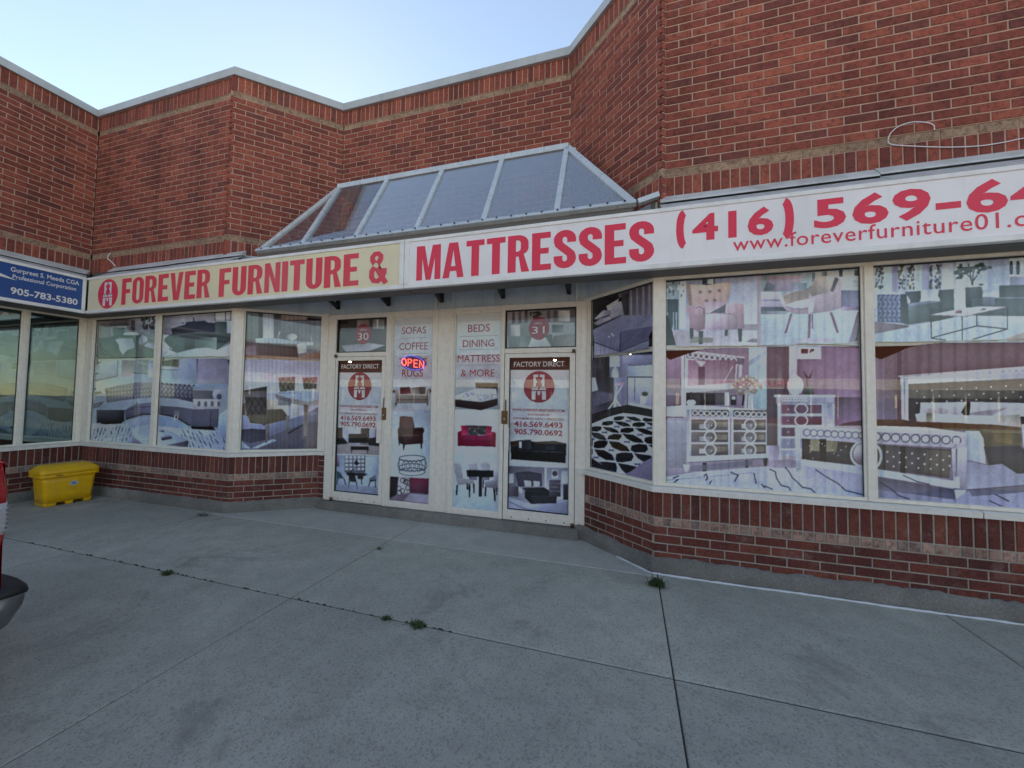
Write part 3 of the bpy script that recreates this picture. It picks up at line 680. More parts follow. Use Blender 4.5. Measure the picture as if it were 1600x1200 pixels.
def disc(cx, cz, rx, rz, n=40): return [(cx+rx*math.cos(2*PI*k/n), cz+rz*math.sin(2*PI*k/n), 0) for k in range(n)], [tuple(range(n))]
def join2(*vts):
    V, T = [], []
    for v, t in vts: n = len(V); V += list(v); T += [tuple(i+n for i in f) for f in t]
    return V, T
def poly2(pts): v, t = tess([pts]); return [(a, b, 0) for a, b in v], t
def emblem(cx, cz, r, ry=None):
    """round badge: two facing letters joined as an arch over a wide M"""
    ry = ry or r; S_ = lambda pts: [(cx+a*r, cz+b*ry) for a, b in pts]; white = []
    for m in (-1, 1):
        white.append(poly2(S_([(m*.05, .78), (m*.36, .78), (m*.36, -.08), (m*.20, -.08), (m*.20, .24), (m*.12, .24), (m*.12, .40), (m*.20, .40), (m*.20, .62), (m*.05, .62)][::m])))
        white.append(poly2(S_(([(m*.02, -.20)]+[(m*(.25+.23*math.cos(math.radians(t))), -.20+.22*math.sin(math.radians(t))) for t in range(180, -1, -30)])[::m])))
        white.append(poly2(S_([(m*.46, -.27), (m*.46, -.80), (m*.21, -.80), (m*.21, -.44), (m*.17, -.27)][::m])))
    white.append(poly2(S_([(-.11, -.27), (-.07, -.46), (0, -.54), (.07, -.46), (.11, -.27)])))
    red = [poly2(S_([(-.05, .10), (0, .38), (.05, .10), (0, -.14)])), poly2(S_([(-.16, -.10), (-.05, .16), (-.04, -.02)])), poly2(S_([(.16, -.10), (.05, .16), (.04, -.02)]))]
    return disc(cx, cz, r, ry), join2(*white), join2(*red)
# ================================================================== sign cabinets
YS, SZ0, SZ1 = 3.70, 2.845, 3.402
def sign(name, label, x0, x1, face, side_l=True):
    r = tag(empty(name, ((x0+x1)/2, 3.84, SZ0)), label, 'shop sign'); I = Matrix.Translation((-(x0+x1)/2, -3.84, -SZ0))
    def ch(o): o.parent = r; o.matrix_parent_inverse = I; return o
    ch(MB().box(x0+.004, x1-.004, YS+.012, 3.982, SZ0+.004, SZ1-.004).build('cabinet', M['soffit']))
    ch(MB().box(x0+.03, x1-.03, YS+.005, YS+.0118, SZ0+.035, SZ1-.03).build('sign_face', M[face]))
    e = MB().box(x0, x1, YS-.006, YS+.05, SZ0, SZ0+.046); ch(bevel(e.build('bottom_rail', M['signframe']), .004))
    e = MB().box(x0, x1, YS-.006, YS+.05, SZ1-.036, SZ1); ch(bevel(e.build('top_rail', M['signframe']), .004))
    for a, b in (((x0, x0+.058),) if side_l else ())+((x1-.058, x1),):
        ch(bevel(MB().box(a, b, YS-.008, YS+.05, SZ0+.047, SZ1-.037).build('end_rail', M['signframe']), .004))
    return r, ch
pl = lambda x, z, t: (x, YS+.003-t, z)
sf, ch = sign('sign_box', 'cream sign box lettered FOREVER FURNITURE & in red beside a round red emblem', -8.04, -2.418, 'signcream', False)
ch(put('lettering', block_word('FOREVER', -7.222, -5.411, 2.935, 3.327), 'redold', None, pl))
ch(put('lettering', block_word('FURNITURE', -5.25, -3.025, 2.928, 3.310), 'redold', None, pl))
ch(put('lettering', block_word('&', -2.885, -2.650, 2.925, 3.305), 'redold', None, pl))
dsc, wh, rd = emblem(-7.54, 3.123, .232, .226)
ch(put('emblem', dsc, 'red', None, pl)); ch(put('emblem_figure', wh, 'whitetext', None, lambda x, z, t: (x, YS+.0015, z))); ch(put('emblem_flower', rd, 'red', None, lambda x, z, t: (x, YS+.0005, z)))
sm_, ch = sign('sign_box', 'long pale sign box lettered MATTRESSES with a phone number and web address in red', -2.412, 7.2, 'signwhite')
ch(put('lettering', block_word('MATTRESSES', -2.262, .213, 2.922, 3.305), 'red', None, pl))
ch(put('lettering', font_word('416', .535, 3.078, .218, 1.165, .034, space=1.08), 'red', None, pl))
for sg, xm in ((-1, .47), (1, 1.245)): ch(put('lettering', poly2(stroke([(xm+sg*.038*math.cos(math.radians(t)), 3.185+.15*math.sin(math.radians(t))) for t in range(-90, 91, 15)], .062)), 'red', None, pl))
ch(put('lettering', font_word('569-6493', 1.455, 3.085, .222, 3.43, .034, space=1.1), 'red', None, pl))
ch(put('lettering', font_word('www.foreverfurniture01.com', .858, 2.948, .118, 2.98, .003, space=1.06), 'red', None, pl))
for xs in (4.9,): ch(MB().box(xs-.004, xs+.004, YS+.001, YS+.01, SZ0+.046, SZ1-.036).build('face_joint', M['signframe']))
# blue sign on the side wing (faces +X)
rb = tag(empty('sign_box', (-8.3, 2.3, SZ0)), 'blue sign box with white lettering and phone number 905-783-5380 on the left wing', 'shop sign')
def chb(o): o.parent = rb; o.matrix_parent_inverse = Matrix.Translation((8.3, -2.3, -SZ0)); return o
chb(MB().box(XA+.004, -8.062, .8, 3.69, SZ0+.004, SZ1-.004).build('cabinet', M['soffit']))
chb(MB().box(-8.0615, -8.055, .86, 3.66, SZ0+.03, SZ1-.03).build('sign_face', M['signblue']))
for z0, z1 in ((SZ0, SZ0+.046), (SZ1-.036, SZ1)): chb(bevel(MB().box(-8.10, -8.044, .8, 3.695, z0, z1).build('rail', M['signframe']), .004))
for a, b in ((.8, .86), (3.655, 3.695)): chb(bevel(MB().box(-8.10, -8.042, a, b, SZ0+.047, SZ1-.037).build('end_rail', M['signframe']), .004))
pb = lambda y, z, t: (-8.052-t*0, y, z)
def flipf(VT): return VT[0], [tuple(f) for f in VT[1]]
chb(put('lettering', font_word('Gurpreet S. Meeda CGA', 2.935, 3.262, .062, 3.615, .012), 'whitetext', None, pb))
chb(put('lettering', font_word('Professional Corporation', 2.955, 3.170, .055, 3.585, .012), 'whitetext', None, pb))
chb(put('lettering', font_word('905-783-5380', 2.945, 2.958, .088, 3.610, .022), 'whitetext', None, pb))
chb(put('swoosh', poly2([(2.2, 3.22), (2.6, 3.235), (2.85, 3.205), (3.0, 3.15), (2.8, 3.17), (2.5, 3.18), (2.2, 3.15)]), 'whitetext', None, pb))
# ================================================================== printed window films
class Cv:
    """a print, drawn in photograph-pixel units; sampled onto the film sheets as ink colour"""
    def __init__(s, u0, v0, u1, v1, base, k=2):
        s.o = (u0, v0); s.k = k; s.W = int((u1-u0)*k); s.H = int((v1-v0)*k)
        s.a = np.ones((s.H, s.W, 3))*np.array(base, float); s.m = np.ones((s.H, s.W), bool); s.t(0, 0, 1)
    def t(s, ox, oy, sc): s.ox, s.oy, s.sc = ox, oy, sc; return s
    def xy(s, pts):
        p = np.asarray(pts, float); return np.stack([(s.ox+p[:, 0]/s.sc-s.o[0])*s.k, (s.oy+p[:, 1]/s.sc-s.o[1])*s.k], 1)
    def _mask(s, q):
        x0, y0 = np.floor(q.min(0)-1).astype(int); x1, y1 = np.ceil(q.max(0)+2).astype(int)
        x0, y0, x1, y1 = max(x0, 0), max(y0, 0), min(x1, s.W), min(y1, s.H)
        if x1 <= x0 or y1 <= y0: return None
        X, Y = np.meshgrid(np.arange(x0, x1)+.5, np.arange(y0, y1)+.5); ins = np.zeros(X.shape, bool)
        n = len(q)
        for i in range(n):
            a, b = q[i], q[(i+1) % n]
            if a[1] == b[1]: continue
            c = ((a[1] <= Y) != (b[1] <= Y)) & (X < (b[0]-a[0])*(Y-a[1])/(b[1]-a[1])+a[0]); ins ^= c
        return slice(y0, y1), slice(x0, x1), ins, X, Y
    def poly(s, pts, c, al=1., c2=None, ax='v', no=0.):
        q = s.xy(pts); r = s._mask(q)
        if r is None: return s
        sy, sx, ins, X, Y = r; col = np.ones(X.shape+(3,))*np.array(c, float)
        if c2 is not None:
            g = (Y-q[:, 1].min())/max(1e-6, np.ptp(q[:, 1])) if ax == 'v' else (X-q[:, 0].min())/max(1e-6, np.ptp(q[:, 0]))
            col = col+(np.array(c2, float)-np.array(c, float))*np.clip(g, 0, 1)[..., None]
        sz = max(np.ptp(q[:, 0]), np.ptp(q[:, 1]))
        if sz > 16:
            an = RNG.uniform(0, 2*PI); col = col*(1+RNG.uniform(.08, .22)*(((X-q[:, 0].mean())*math.cos(an)+(Y-q[:, 1].mean())*math.sin(an))/sz*2))[..., None]
        if no: col = col*(1+no*RNG.standard_normal(X.shape)[..., None])
        A = s.a[sy, sx]; A[ins] = A[ins]*(1-al)+col[ins]*al; return s
    def rect(s, x0, y0, x1, y1, c, **k): return s.poly([(x0, y0), (x1, y0), (x1, y1), (x0, y1)], c, **k)
    def ell(s, cx, cy, rx, ry, c, n=28, **k): return s.poly([(cx+rx*math.cos(2*PI*i/n), cy+ry*math.sin(2*PI*i/n)) for i in range(n)], c, **k)
    def line(s, pts, w, c, **k):
        for a, b in zip(pts[:-1], pts[1:]):
            a, b = np.array(a, float), np.array(b, float); d = b-a; L = np.linalg.norm(d)
            if L == 0: continue
            n = np.array([-d[1], d[0]])/L*w/2; e = d/L*w*.2; s.poly([a+n-e, b+n+e, b-n+e, a-n-e], c, **k)
        return s
    def ring(s, cx, cy, rx, ry, w, c, n=24, **k): return s.line([(cx+rx*math.cos(2*PI*i/n), cy+ry*math.sin(2*PI*i/n)) for i in range(n+1)], w, c, **k)
    def tuft(s, pts, nx, ny, c, al=.5, seed=0):
        """diamond buttoning inside a quad (tl, tr, br, bl)"""
        tl, tr, br, bl = [np.array(p, float) for p in pts]
        f = lambda a, b: tl*(1-a)*(1-b)+tr*a*(1-b)+br*a*b+bl*(1-a)*b
        for j in range(ny+1):
            for i in range(nx):
                a = (i+.5*(j % 2)+.25)/nx; b = j/ny
                if a > 1: continue
                for da in (-.5, .5):
                    a2 = min(max(a+da/nx, 0), 1); b2 = b+1/ny
                    if b2 <= 1.001: s.line([f(a, b), f(a2, b2)], np.linalg.norm(tr-tl)/nx*.16, c, al=al)
        return s
    def cut(s, pts):
        r = s._mask(s.xy(pts))
        if r is not None: sy, sx, ins, _, _ = r; s.m[sy, sx] &= ~ins
        return s
    def blinds(s, u0, u1, step, amp):  # shade bands of the slats behind the film, painted into the print colour
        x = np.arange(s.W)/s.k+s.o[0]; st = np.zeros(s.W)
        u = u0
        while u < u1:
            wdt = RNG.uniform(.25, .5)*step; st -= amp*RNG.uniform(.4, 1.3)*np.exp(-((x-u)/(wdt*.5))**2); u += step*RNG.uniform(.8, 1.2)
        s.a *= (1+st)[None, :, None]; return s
    def soft(s, n=1):
        for _ in range(n):
            p = np.pad(s.a, ((1, 1), (1, 1), (0, 0)), 'edge'); s.a = (p[:-2, 1:-1]+p[2:, 1:-1]+p[1:-1, :-2]+p[1:-1, 2:]+2*p[1:-1, 1:-1])/6
        return s
    def local(s, r, k):
        b = s.a
        for ax in (0, 1):
            for _ in range(2):
                p = np.concatenate([np.repeat(np.take(b, [0], ax), r, ax), b, np.repeat(np.take(b, [-1], ax), r+1, ax)], ax); cs = np.cumsum(p, ax); n = b.shape[ax]
                b = (np.take(cs, range(2*r+1, 2*r+1+n), ax)-np.take(cs, range(0, n), ax))/(2*r+1) if False else (np.take(cs, np.minimum(np.arange(n)+2*r, cs.shape[ax]-1), ax)-np.take(cs, np.arange(n), ax))/(2*r)
        s.a = np.clip(s.a+k*(s.a-b), 4, 250); return s
    def grain(s, amp):
        g = s.a.mean(2, keepdims=True); s.a = g+(s.a-g)*.66; s.a = 118+(s.a-118)*1.08; s.local(18, .45); s.soft(1)        # faded vinyl
        for q, am in ((2, .035), (5, .025), (12, .025), (34, .03)):                               # uneven ink
            hh, ww = s.H//q+2, s.W//q+2; r = RNG.standard_normal((hh, ww)); yy = np.arange(s.H)/q; xx = np.arange(s.W)/q; yi = yy.astype(int); xi = xx.astype(int); fy = (yy-yi)[:, None]; fx = (xx-xi)[None, :]
            n_ = r[yi][:, xi]*(1-fy)*(1-fx)+r[yi+1][:, xi]*fy*(1-fx)+r[yi][:, xi+1]*(1-fy)*fx+r[yi+1][:, xi+1]*fy*fx; s.a = s.a*(1+am*n_[..., None])
        s.a *= 1+amp*RNG.standard_normal((s.H, s.W, 1)); return s
INK_GAIN = np.array([2.02, 2.0, 1.78])
def film(key, cv, zsplit=None, t=-.046, dens=1.15):
    W, s0, s1, z0, z1, par = PANES[key]
    c = [pr(W.pt(s, t, z)) for s in (s0, s1) for z in (z0, z1)]
    nu = int((max(q[0] for q in c)-min(q[0] for q in c))*dens)+2; nv = int((max(q[1] for q in c)-min(q[1] for q in c))*dens)+2
    nu, nv = min(nu, 470), min(nv, 470)
    S, Z = np.meshgrid(np.linspace(s0, s1, nu), np.linspace(z0, z1, nv))
    base = W.p0[None, None, :]+S[..., None]*W.d+t*W.n; P = np.concatenate([base, Z[..., None]], -1)
    q = P-CP; wv = q@FW; U_ = 800+F_PX*(q@RT)/wv; V_ = 600-F_PX*(q@UP)/wv
    X = np.clip((U_-cv.o[0])*cv.k-.5, 0, cv.W-1.01); Y = np.clip((V_-cv.o[1])*cv.k-.5, 0, cv.H-1.01)
    xi, yi = X.astype(int), Y.astype(int); fx, fy = (X-xi)[..., None], (Y-yi)[..., None]; A = cv.a
    C = A[yi, xi]*(1-fx)*(1-fy)+A[yi, xi+1]*fx*(1-fy)+A[yi+1, xi]*(1-fx)*fy+A[yi+1, xi+1]*fx*fy
    C = np.clip(s2l(np.clip(C, 0, 255))*INK_GAIN, 0, .85); Mk = cv.m[yi, xi]
    sheets = [(z0-1, z1+1)] if zsplit is None else [(zsplit, z1+1), (z0-1, zsplit)]
    # slight waviness of the loosened vinyl
    P[..., :2] += (W.n*1.0)[None, None, :]*(.0015*np.sin(S*9+Z*4))[..., None]
    for lo, hi in sheets:
        ok = Mk & (Z >= lo) & (Z < hi); cell = ok[:-1, :-1] & ok[1:, :-1] & ok[:-1, 1:] & ok[1:, 1:]
        if not cell.any(): continue
        idx = np.arange(nu*nv).reshape(nv, nu); jj, ii = np.nonzero(cell)
        quads = np.stack([idx[jj, ii], idx[jj, ii+1], idx[jj+1, ii+1], idx[jj+1, ii]], 1)
        used, inv = np.unique(quads, return_inverse=True); quads = inv.reshape(-1, 4)
        me = bpy.data.meshes.new('film'); nq = len(quads)
        me.vertices.add(len(used)); me.vertices.foreach_set('co', P.reshape(-1, 3)[used].astype(np.float32).ravel())
        me.loops.add(nq*4); me.loops.foreach_set('vertex_index', quads.astype(np.int32).ravel())
        me.polygons.add(nq); me.polygons.foreach_set('loop_start', np.arange(0, nq*4, 4, dtype=np.int32)); me.polygons.foreach_set('loop_total', np.full(nq, 4, np.int32))
        me.update(calc_edges=True); me.polygons.foreach_set('use_smooth', np.ones(nq, bool))
        at = me.color_attributes.new('ink', 'FLOAT_COLOR', 'POINT'); cc = np.ones((len(used), 4), np.float32); cc[:, :3] = C.reshape(-1, 3)[used]; at.data.foreach_set('color', cc.ravel())
        me.materials.append(M['film']); o = mesh_obj('film', None, None, mesh=me); o.parent = par
# ---- right front, first light: two armchairs above, mirrored dressers below
def print_F1():
    c = Cv(1030, 400, 1375, 800, (150, 135, 165)); c.t(1030, 400, 8.276)
    c.rect(80, 200, 1265, 1300, (140, 142, 180), c2=(165, 160, 195))
    c.rect(80, 880, 1265, 1180, (150, 135, 165), c2=(140, 130, 165)); c.poly([(250, 960), (1265, 960), (1265, 1180), (100, 1180)], (158, 148, 178))
    c.rect(95, 320, 345, 960, (120, 140, 165)); c.rect(260, 330, 345, 940, (170, 185, 210))
    for k in range(26): c.ell(RNG.uniform(100, 340), RNG.uniform(340, 600), RNG.uniform(8, 22), RNG.uniform(10, 30), RNG.choice([60, 190])+np.array([0, 10, 20]), al=.6)
    c.rect(105, 560, 250, 725, (48, 62, 72)); c.poly([(110, 720), (180, 720), (175, 930), (140, 930)], (60, 72, 85)); c.line([(200, 725), (205, 950)], 22, (70, 80, 90)); c.line([(240, 725), (240, 950)], 14, (70, 80, 90))
    c.rect(560, 300, 720, 375, (80, 88, 105)); c.rect(620, 300, 700, 360, (165, 175, 195))
    # wing armchair
    pk, dk, lt = (172, 132, 150), (118, 92, 118), (184, 148, 176)
    c.poly([(345, 370), (620, 375), (915, 335), (925, 420), (880, 600), (640, 740), (430, 700), (380, 620)], (190, 142, 138), c2=(172, 130, 150))
    c.poly([(345, 370), (400, 380), (440, 700), (380, 620)], (150, 112, 115))
    for x, y in ((535, 465), (655, 460), (775, 450), (610, 580), (715, 572)): c.ell(x, y, 17, 15, (110, 76, 85)); c.ell(x, y, 34, 28, (150, 108, 112), al=.4)
    c.poly([(590, 590), (880, 590), (870, 640), (660, 735), (600, 735)], (178, 142, 170)); c.poly([(660, 735), (865, 620), (850, 735)], (98, 88, 112))
    c.poly([(335, 680), (420, 640), (540, 635), (600, 680), (600, 940), (500, 975), (400, 930), (380, 730)], (160, 120, 142), c2=(140, 100, 130)); c.ell(520, 705, 62, 70, (172, 130, 155)); c.line([(470, 680), (520, 650), (575, 690), (578, 760)], 8, (95, 65, 85))
    c.poly([(600, 745), (720, 735), (960, 750), (1010, 800), (1010, 945), (590, 955)], lt, c2=(150, 120, 155)); c.poly([(865, 620), (980, 600), (1090, 625), (1100, 930), (1015, 945), (1005, 790), (960, 748), (850, 735)], (180, 140, 165), c2=(150, 112, 145))
    c.line([(610, 745), (720, 737), (960, 752), (1008, 800)], 7, (120, 92, 120))
    for p in ([(395, 930), (445, 940), (440, 1070), (400, 1070)], [(510, 972), (570, 970), (560, 1140), (515, 1140)], [(850, 950), (892, 950), (880, 1035), (848, 1035)], [(1015, 940), (1075, 938), (1065, 1110), (1030, 1110)]): c.poly(p, (52, 54, 68))
    c.poly([(420, 1040), (700, 1060), (690, 1120), (400, 1120)], (100, 96, 90), al=.6); c.poly([(1120, 1110), (1200, 1065), (1265, 1070), (1265, 1120)], (125, 108, 140))
    # second chair
    c.t(1190, 410, 8.276)
    c.rect(-10, 60, 1300, 1075, (150, 168, 190)); c.rect(-10, 380, 260, 580, (165, 150, 195)); c.rect(-10, 480, 250, 500, (130, 120, 165)); c.rect(-10, 575, 350, 640, (82, 82, 108)); c.rect(-10, 630, 330, 675, (120, 125, 150))
    c.rect(-10, 670, 1300, 1080, (148, 168, 198)); c.poly([(-10, 760), (380, 700), (900, 740), (1250, 640), (1300, 1080), (-10, 1080)], (155, 165, 200), al=.6)
    c.poly([(25, 370), (65, 240), (110, 180), (530, 165), (500, 250), (380, 375)], (152, 130, 158), c2=(140, 120, 165)); c.poly([(25, 370), (70, 245), (180, 300), (160, 370)], (98, 96, 122)); c.poly([(380, 380), (400, 260), (580, 250), (580, 380)], (150, 150, 190)); c.rect(465, 265, 585, 380, (120, 130, 160))
    c.rect(640, 120, 1270, 360, (165, 180, 195)); c.rect(650, 130, 690, 260, (110, 118, 145)); c.rect(775, 120, 850, 190, (120, 125, 140)); c.rect(1000, 100, 1048, 185, (85, 92, 112)); c.rect(1200, 95, 1260, 175, (95, 100, 118)); c.rect(1030, 360, 1275, 590, (105, 108, 148), c2=(125, 115, 165)); c.rect(1040, 570, 1275, 620, (140, 120, 165))
    for yy in (240, 265, 300): c.line([(1180, yy), (1270, yy+5)], 9, (110, 118, 140))
    c.poly([(640, 300), (700, 190), (800, 175), (990, 172), (1030, 260), (1030, 590), (900, 630), (640, 665), (440, 665), (330, 630), (260, 560), (215, 430), (260, 425), (400, 380), (560, 360)], (172, 148, 168), c2=(162, 138, 172))
    c.poly([(270, 440), (400, 385), (560, 355), (640, 300), (640, 400), (600, 470), (450, 500), (320, 545)], (142, 122, 128)); c.poly([(640, 300), (720, 185), (950, 180), (960, 240), (900, 375), (640, 440)], (172, 152, 150), c2=(160, 140, 150)); c.poly([(950, 190), (1000, 210), (925, 380), (890, 370)], (98, 80, 95))
    c.poly([(310, 550), (450, 500), (640, 470), (600, 590), (500, 605), (380, 590)], (180, 165, 200)); c.line([(310, 570), (400, 598), (520, 605), (600, 590)], 9, (112, 98, 140)); c.poly([(640, 460), (710, 420), (660, 640), (610, 660), (600, 600)], (186, 164, 190)); c.poly([(215, 430), (265, 430), (330, 590), (300, 610)], (186, 166, 195))
    for p in ([(370, 665), (395, 668), (325, 915), (295, 915)], [(605, 672), (640, 672), (625, 980), (595, 980)], [(645, 672), (665, 672), (668, 855), (650, 855)], [(880, 648), (915, 640), (1000, 905), (975, 915)]): c.poly(p, (122, 86, 122))
    c.poly([(1240, 640), (1275, 625), (1270, 800), (1215, 1030), (1130, 1030)], (118, 100, 138)); c.poly([(560, 985), (960, 985), (930, 1035), (420, 1035)], (165, 145, 185), al=.7)
    # lower print
    c.t(1035, 535, 5.106)
    c.rect(0, 40, 900, 1200, (128, 108, 140), c2=(135, 125, 165)); c.rect(20, 140, 170, 620, (120, 100, 135)); c.rect(690, 40, 835, 530, (140, 165, 195)); c.poly([(690, 150), (830, 60), (830, 100), (690, 190)], (120, 140, 175), al=.6); c.rect(835, 40, 900, 560, (98, 78, 105))
    c.rect(20, 340, 560, 420, (150, 140, 150), al=.5)
    wl, md, dk = (190, 198, 222), (120, 126, 160), (52, 52, 74)
    c.poly([(150, 80), (205, 80), (200, 510), (150, 510)], wl, c2=(160, 165, 195)); c.line([(178, 90), (172, 500)], 7, md)
    c.poly([(190, 70), (655, 125), (650, 180), (190, 130)], (105, 100, 130)); c.line([(190, 68), (655, 122)], 10, wl); c.line([(190, 130), (600, 180)], 9, wl)
    for k in range(9): c.ring(222+k*43.5, 98+k*5.6, 20, 20, 8, (205, 208, 228))
    c.rect(205, 140, 590, 345, (132, 98, 130), c2=(150, 125, 155)); c.poly([(265, 145), (345, 155), (310, 195)], (205, 205, 220)); c.rect(285, 195, 340, 340, (105, 78, 112)); c.line([(490, 320), (560, 190)], 7, (165, 160, 185)); c.line([(590, 180), (585, 300)], 8, wl); c.line([(625, 180), (620, 280)], 22, (170, 178, 205))
    c.poly([(205, 350), (590, 320), (590, 370), (205, 400)], (170, 178, 200)); c.rect(190, 400, 510, 500, (78, 72, 88)); c.rect(300, 410, 420, 500, (52, 50, 66)); c.ell(230, 480, 38, 24, (180, 185, 205)); c.line([(225, 460), (232, 395)], 12, (90, 70, 85)); c.rect(498, 400, 530, 505, (170, 180, 205)); c.rect(545, 425, 590, 500, (60, 60, 78)); c.rect(555, 432, 582, 455, (200, 205, 215))
    for k in range(160):
        a = RNG.uniform(0, 2*PI); r = RNG.uniform(0, 1)**.5; c.ell(680+r*115*math.cos(a), 350+r*80*math.sin(a), RNG.uniform(5, 14), RNG.uniform(5, 12), np.array([150, 135, 130])+RNG.uniform(-45, 45), al=.7)
    c.poly([(660, 420), (715, 420), (725, 530), (655, 530)], (160, 165, 190)); c.line([(680, 420), (675, 525)], 8, (110, 110, 130)); c.line([(705, 420), (712, 525)], 6, (210, 212, 225)); c.line([(640, 500), (650, 420)], 14, (60, 45, 60))
    c.poly([(30, 512), (200, 500), (868, 540), (868, 556), (30, 525)], (205, 208, 228)); c.poly([(30, 525), (868, 556), (855, 612), (30, 590)], (150, 155, 188)); c.rect(38, 600, 190, 1000, (122, 128, 160), c2=(132, 135, 170))
    for x0, x1 in ((232, 530), (568, 838)):
        c.rect(x0, 535+(x0-232)*.012, x1, 590, (100, 95, 112))
        for k in range(6): c.ring(x0+28+k*(x1-x0)/6.2, 562+k*1.5+(x0-232)*.02, 20, 18, 7, (210, 205, 215))
    for (x0, x1) in ((228, 525), (565, 825)):
        for r_, (y0, y1) in enumerate(((615, 700), (715, 795), (812, 905))):
            c.rect(x0, y0, x1, y1, (108, 98, 108), c2=(80, 78, 100)); c.rect(x0+65, y0+35, x0+150, y0+75, (175, 178, 200), al=.7); c.rect(x0+170, y0+20, x1-10, y0+60, (135, 125, 120), al=.6)
            c.line([(x0-4, y0-8), (x1+4, y0-6)], 12, (175, 182, 212)); cx = (x0+x1)/2+5; c.ring(cx, (y0+y1)/2, 45, 45, 10, (205, 208, 228)); c.ell(cx, (y0+y1)/2, 37, 37, (110, 108, 130), al=.6); c.ell(cx+8, (y0+y1)/2+5, 5, 6, (225, 225, 235))
        for x in (x0-6, x1+6): c.line([(x, 600), (x, 910)], 13, (165, 172, 205))
    c.line([(205, 540), (205, 960)], 22, (145, 152, 188)); c.line([(845, 560), (840, 920)], 22, (140, 145, 182)); c.poly([(200, 910), (845, 885), (845, 925), (200, 955)], (160, 168, 205)); c.line([(200, 958), (840, 925)], 7, (90, 92, 125))
    c.poly([(165, 975), (220, 975), (205, 1035), (180, 1035)], (175, 182, 212)); c.poly([(805, 930), (840, 928), (830, 985), (812, 985)], (35, 35, 50)); c.rect(320, 960, 352, 1040, (40, 40, 58)); c.rect(660, 940, 685, 1010, (40, 40, 58)); c.poly([(230, 985), (720, 940), (720, 985), (230, 1030)], (95, 100, 140), al=.7)
    c.poly([(25, 1075), (250, 1035), (870, 985), (870, 1200), (25, 1200)], (152, 158, 205), c2=(160, 165, 215))
    # second half: chest of drawers, bed end, rug
    c.t(1195, 535, 4.9)
    c.rect(15, 30, 190, 790, (92, 78, 98)); c.rect(185, 30, 250, 400, (165, 155, 195)); c.rect(245, 30, 770, 640, (142, 115, 160), c2=(132, 95, 130)); c.rect(100, 185, 130, 320, (120, 105, 120), al=.5)
    c.rect(248, 30, 432, 128, (165, 165, 198)); c.rect(262, 36, 418, 112, (188, 192, 215)); c.rect(278, 50, 330, 85, (105, 60, 82)); 
    for k in range(8): c.ell(335+RNG.uniform(0, 40), 60+RNG.uniform(-14, 14), 6, 8, (95, 70, 90))
    c.ell(235, 330, 62, 75, (185, 192, 215)); c.ell(225, 270, 30, 30, (185, 192, 215))
    c.line([(320, 280), (335, 400)], 9, (70, 75, 85)); c.poly([(290, 210), (335, 270), (370, 205), (350, 275), (320, 275)], (72, 55, 72)); c.poly([(300, 330), (365, 330), (380, 400), (290, 400)], (95, 98, 108))
    c.poly([(70, 403), (540, 403), (540, 420), (70, 418)], (200, 202, 222)); c.rect(85, 420, 530, 470, (135, 132, 168)); c.rect(95, 470, 535, 870, (150, 152, 192), c2=(140, 145, 190))
    for k in range(9): c.ring(145+k*22, 437, 12, 12, 5, (200, 200, 222))
    for y0, y1, dd in ((478, 545, (112, 82, 112)), (565, 632, (108, 76, 108)), (655, 718, (100, 75, 110)), (738, 810, (118, 122, 165))):
        c.rect(130, y0, 435, y1, dd); c.line([(120, y1+10), (445, y1+10)], 11, (180, 185, 212)); c.ell(180, (y0+y1)/2, 5, 5, (200, 190, 200))
    for yy in (510, 598): c.ring(280, yy, 48, 40, 9, (198, 200, 222))
    c.line([(110, 470), (110, 880)], 20, (160, 165, 202)); c.line([(448, 470), (448, 640)], 16, (165, 168, 202)); c.line([(495, 470), (500, 640)], 40, (150, 148, 185)); c.poly([(105, 860), (130, 860), (125, 905), (110, 905)], (170, 176, 208)); c.poly([(150, 855), (185, 855), (175, 895), (160, 895)], (150, 155, 192))
    c.rect(540, 420, 770, 640, (128, 98, 132), c2=(120, 95, 140)); c.poly([(600, 620), (770, 590), (770, 640), (560, 640)], (70, 55, 72), al=.7)
    c.poly([(25, 950), (240, 890), (770, 900), (775, 1180), (15, 1180)], (148, 150, 200), c2=(155, 160, 212)); c.rect(30, 790, 110, 950, (148, 140, 185)); c.poly([(30, 900), (240, 900), (240, 960), (30, 960)], (128, 112, 150), al=.7)
    c.poly([(235, 640), (770, 665), (770, 690), (235, 660)], (185, 188, 215)); c.poly([(235, 660), (770, 690), (770, 770), (235, 725)], (150, 150, 190)); 
    for k in range(9): c.ring(322+k*53, 690+k*3, 26, 26, 8, (105, 102, 140)); c.ell(322+k*53, 690+k*3, 20, 20, (182, 186, 214))
    c.poly([(285, 735), (770, 775), (770, 950), (285, 895)], (62, 60, 72)); c.poly([(350, 740), (560, 760), (545, 840), (345, 830)], (140, 130, 110), al=.75); c.rect(420, 740, 470, 920, (45, 40, 48)); 
    for k in range(12): c.ell(RNG.uniform(300, 640), RNG.uniform(760, 900), 4, 4, (190, 190, 200))
    c.line([(250, 665), (258, 985)], 38, (155, 165, 205)); c.poly([(245, 960), (300, 960), (285, 1025), (260, 1025)], (165, 175, 208)); c.poly([(285, 895), (770, 955), (770, 1015), (285, 940)], (160, 170, 212)); c.ring(745, 855, 85, 92, 18, (150, 155, 190)); c.ell(748, 855, 72, 80, (165, 170, 205), c2=(130, 110, 145))
    # rug veins
    c.t(1035, 535, 5.106)
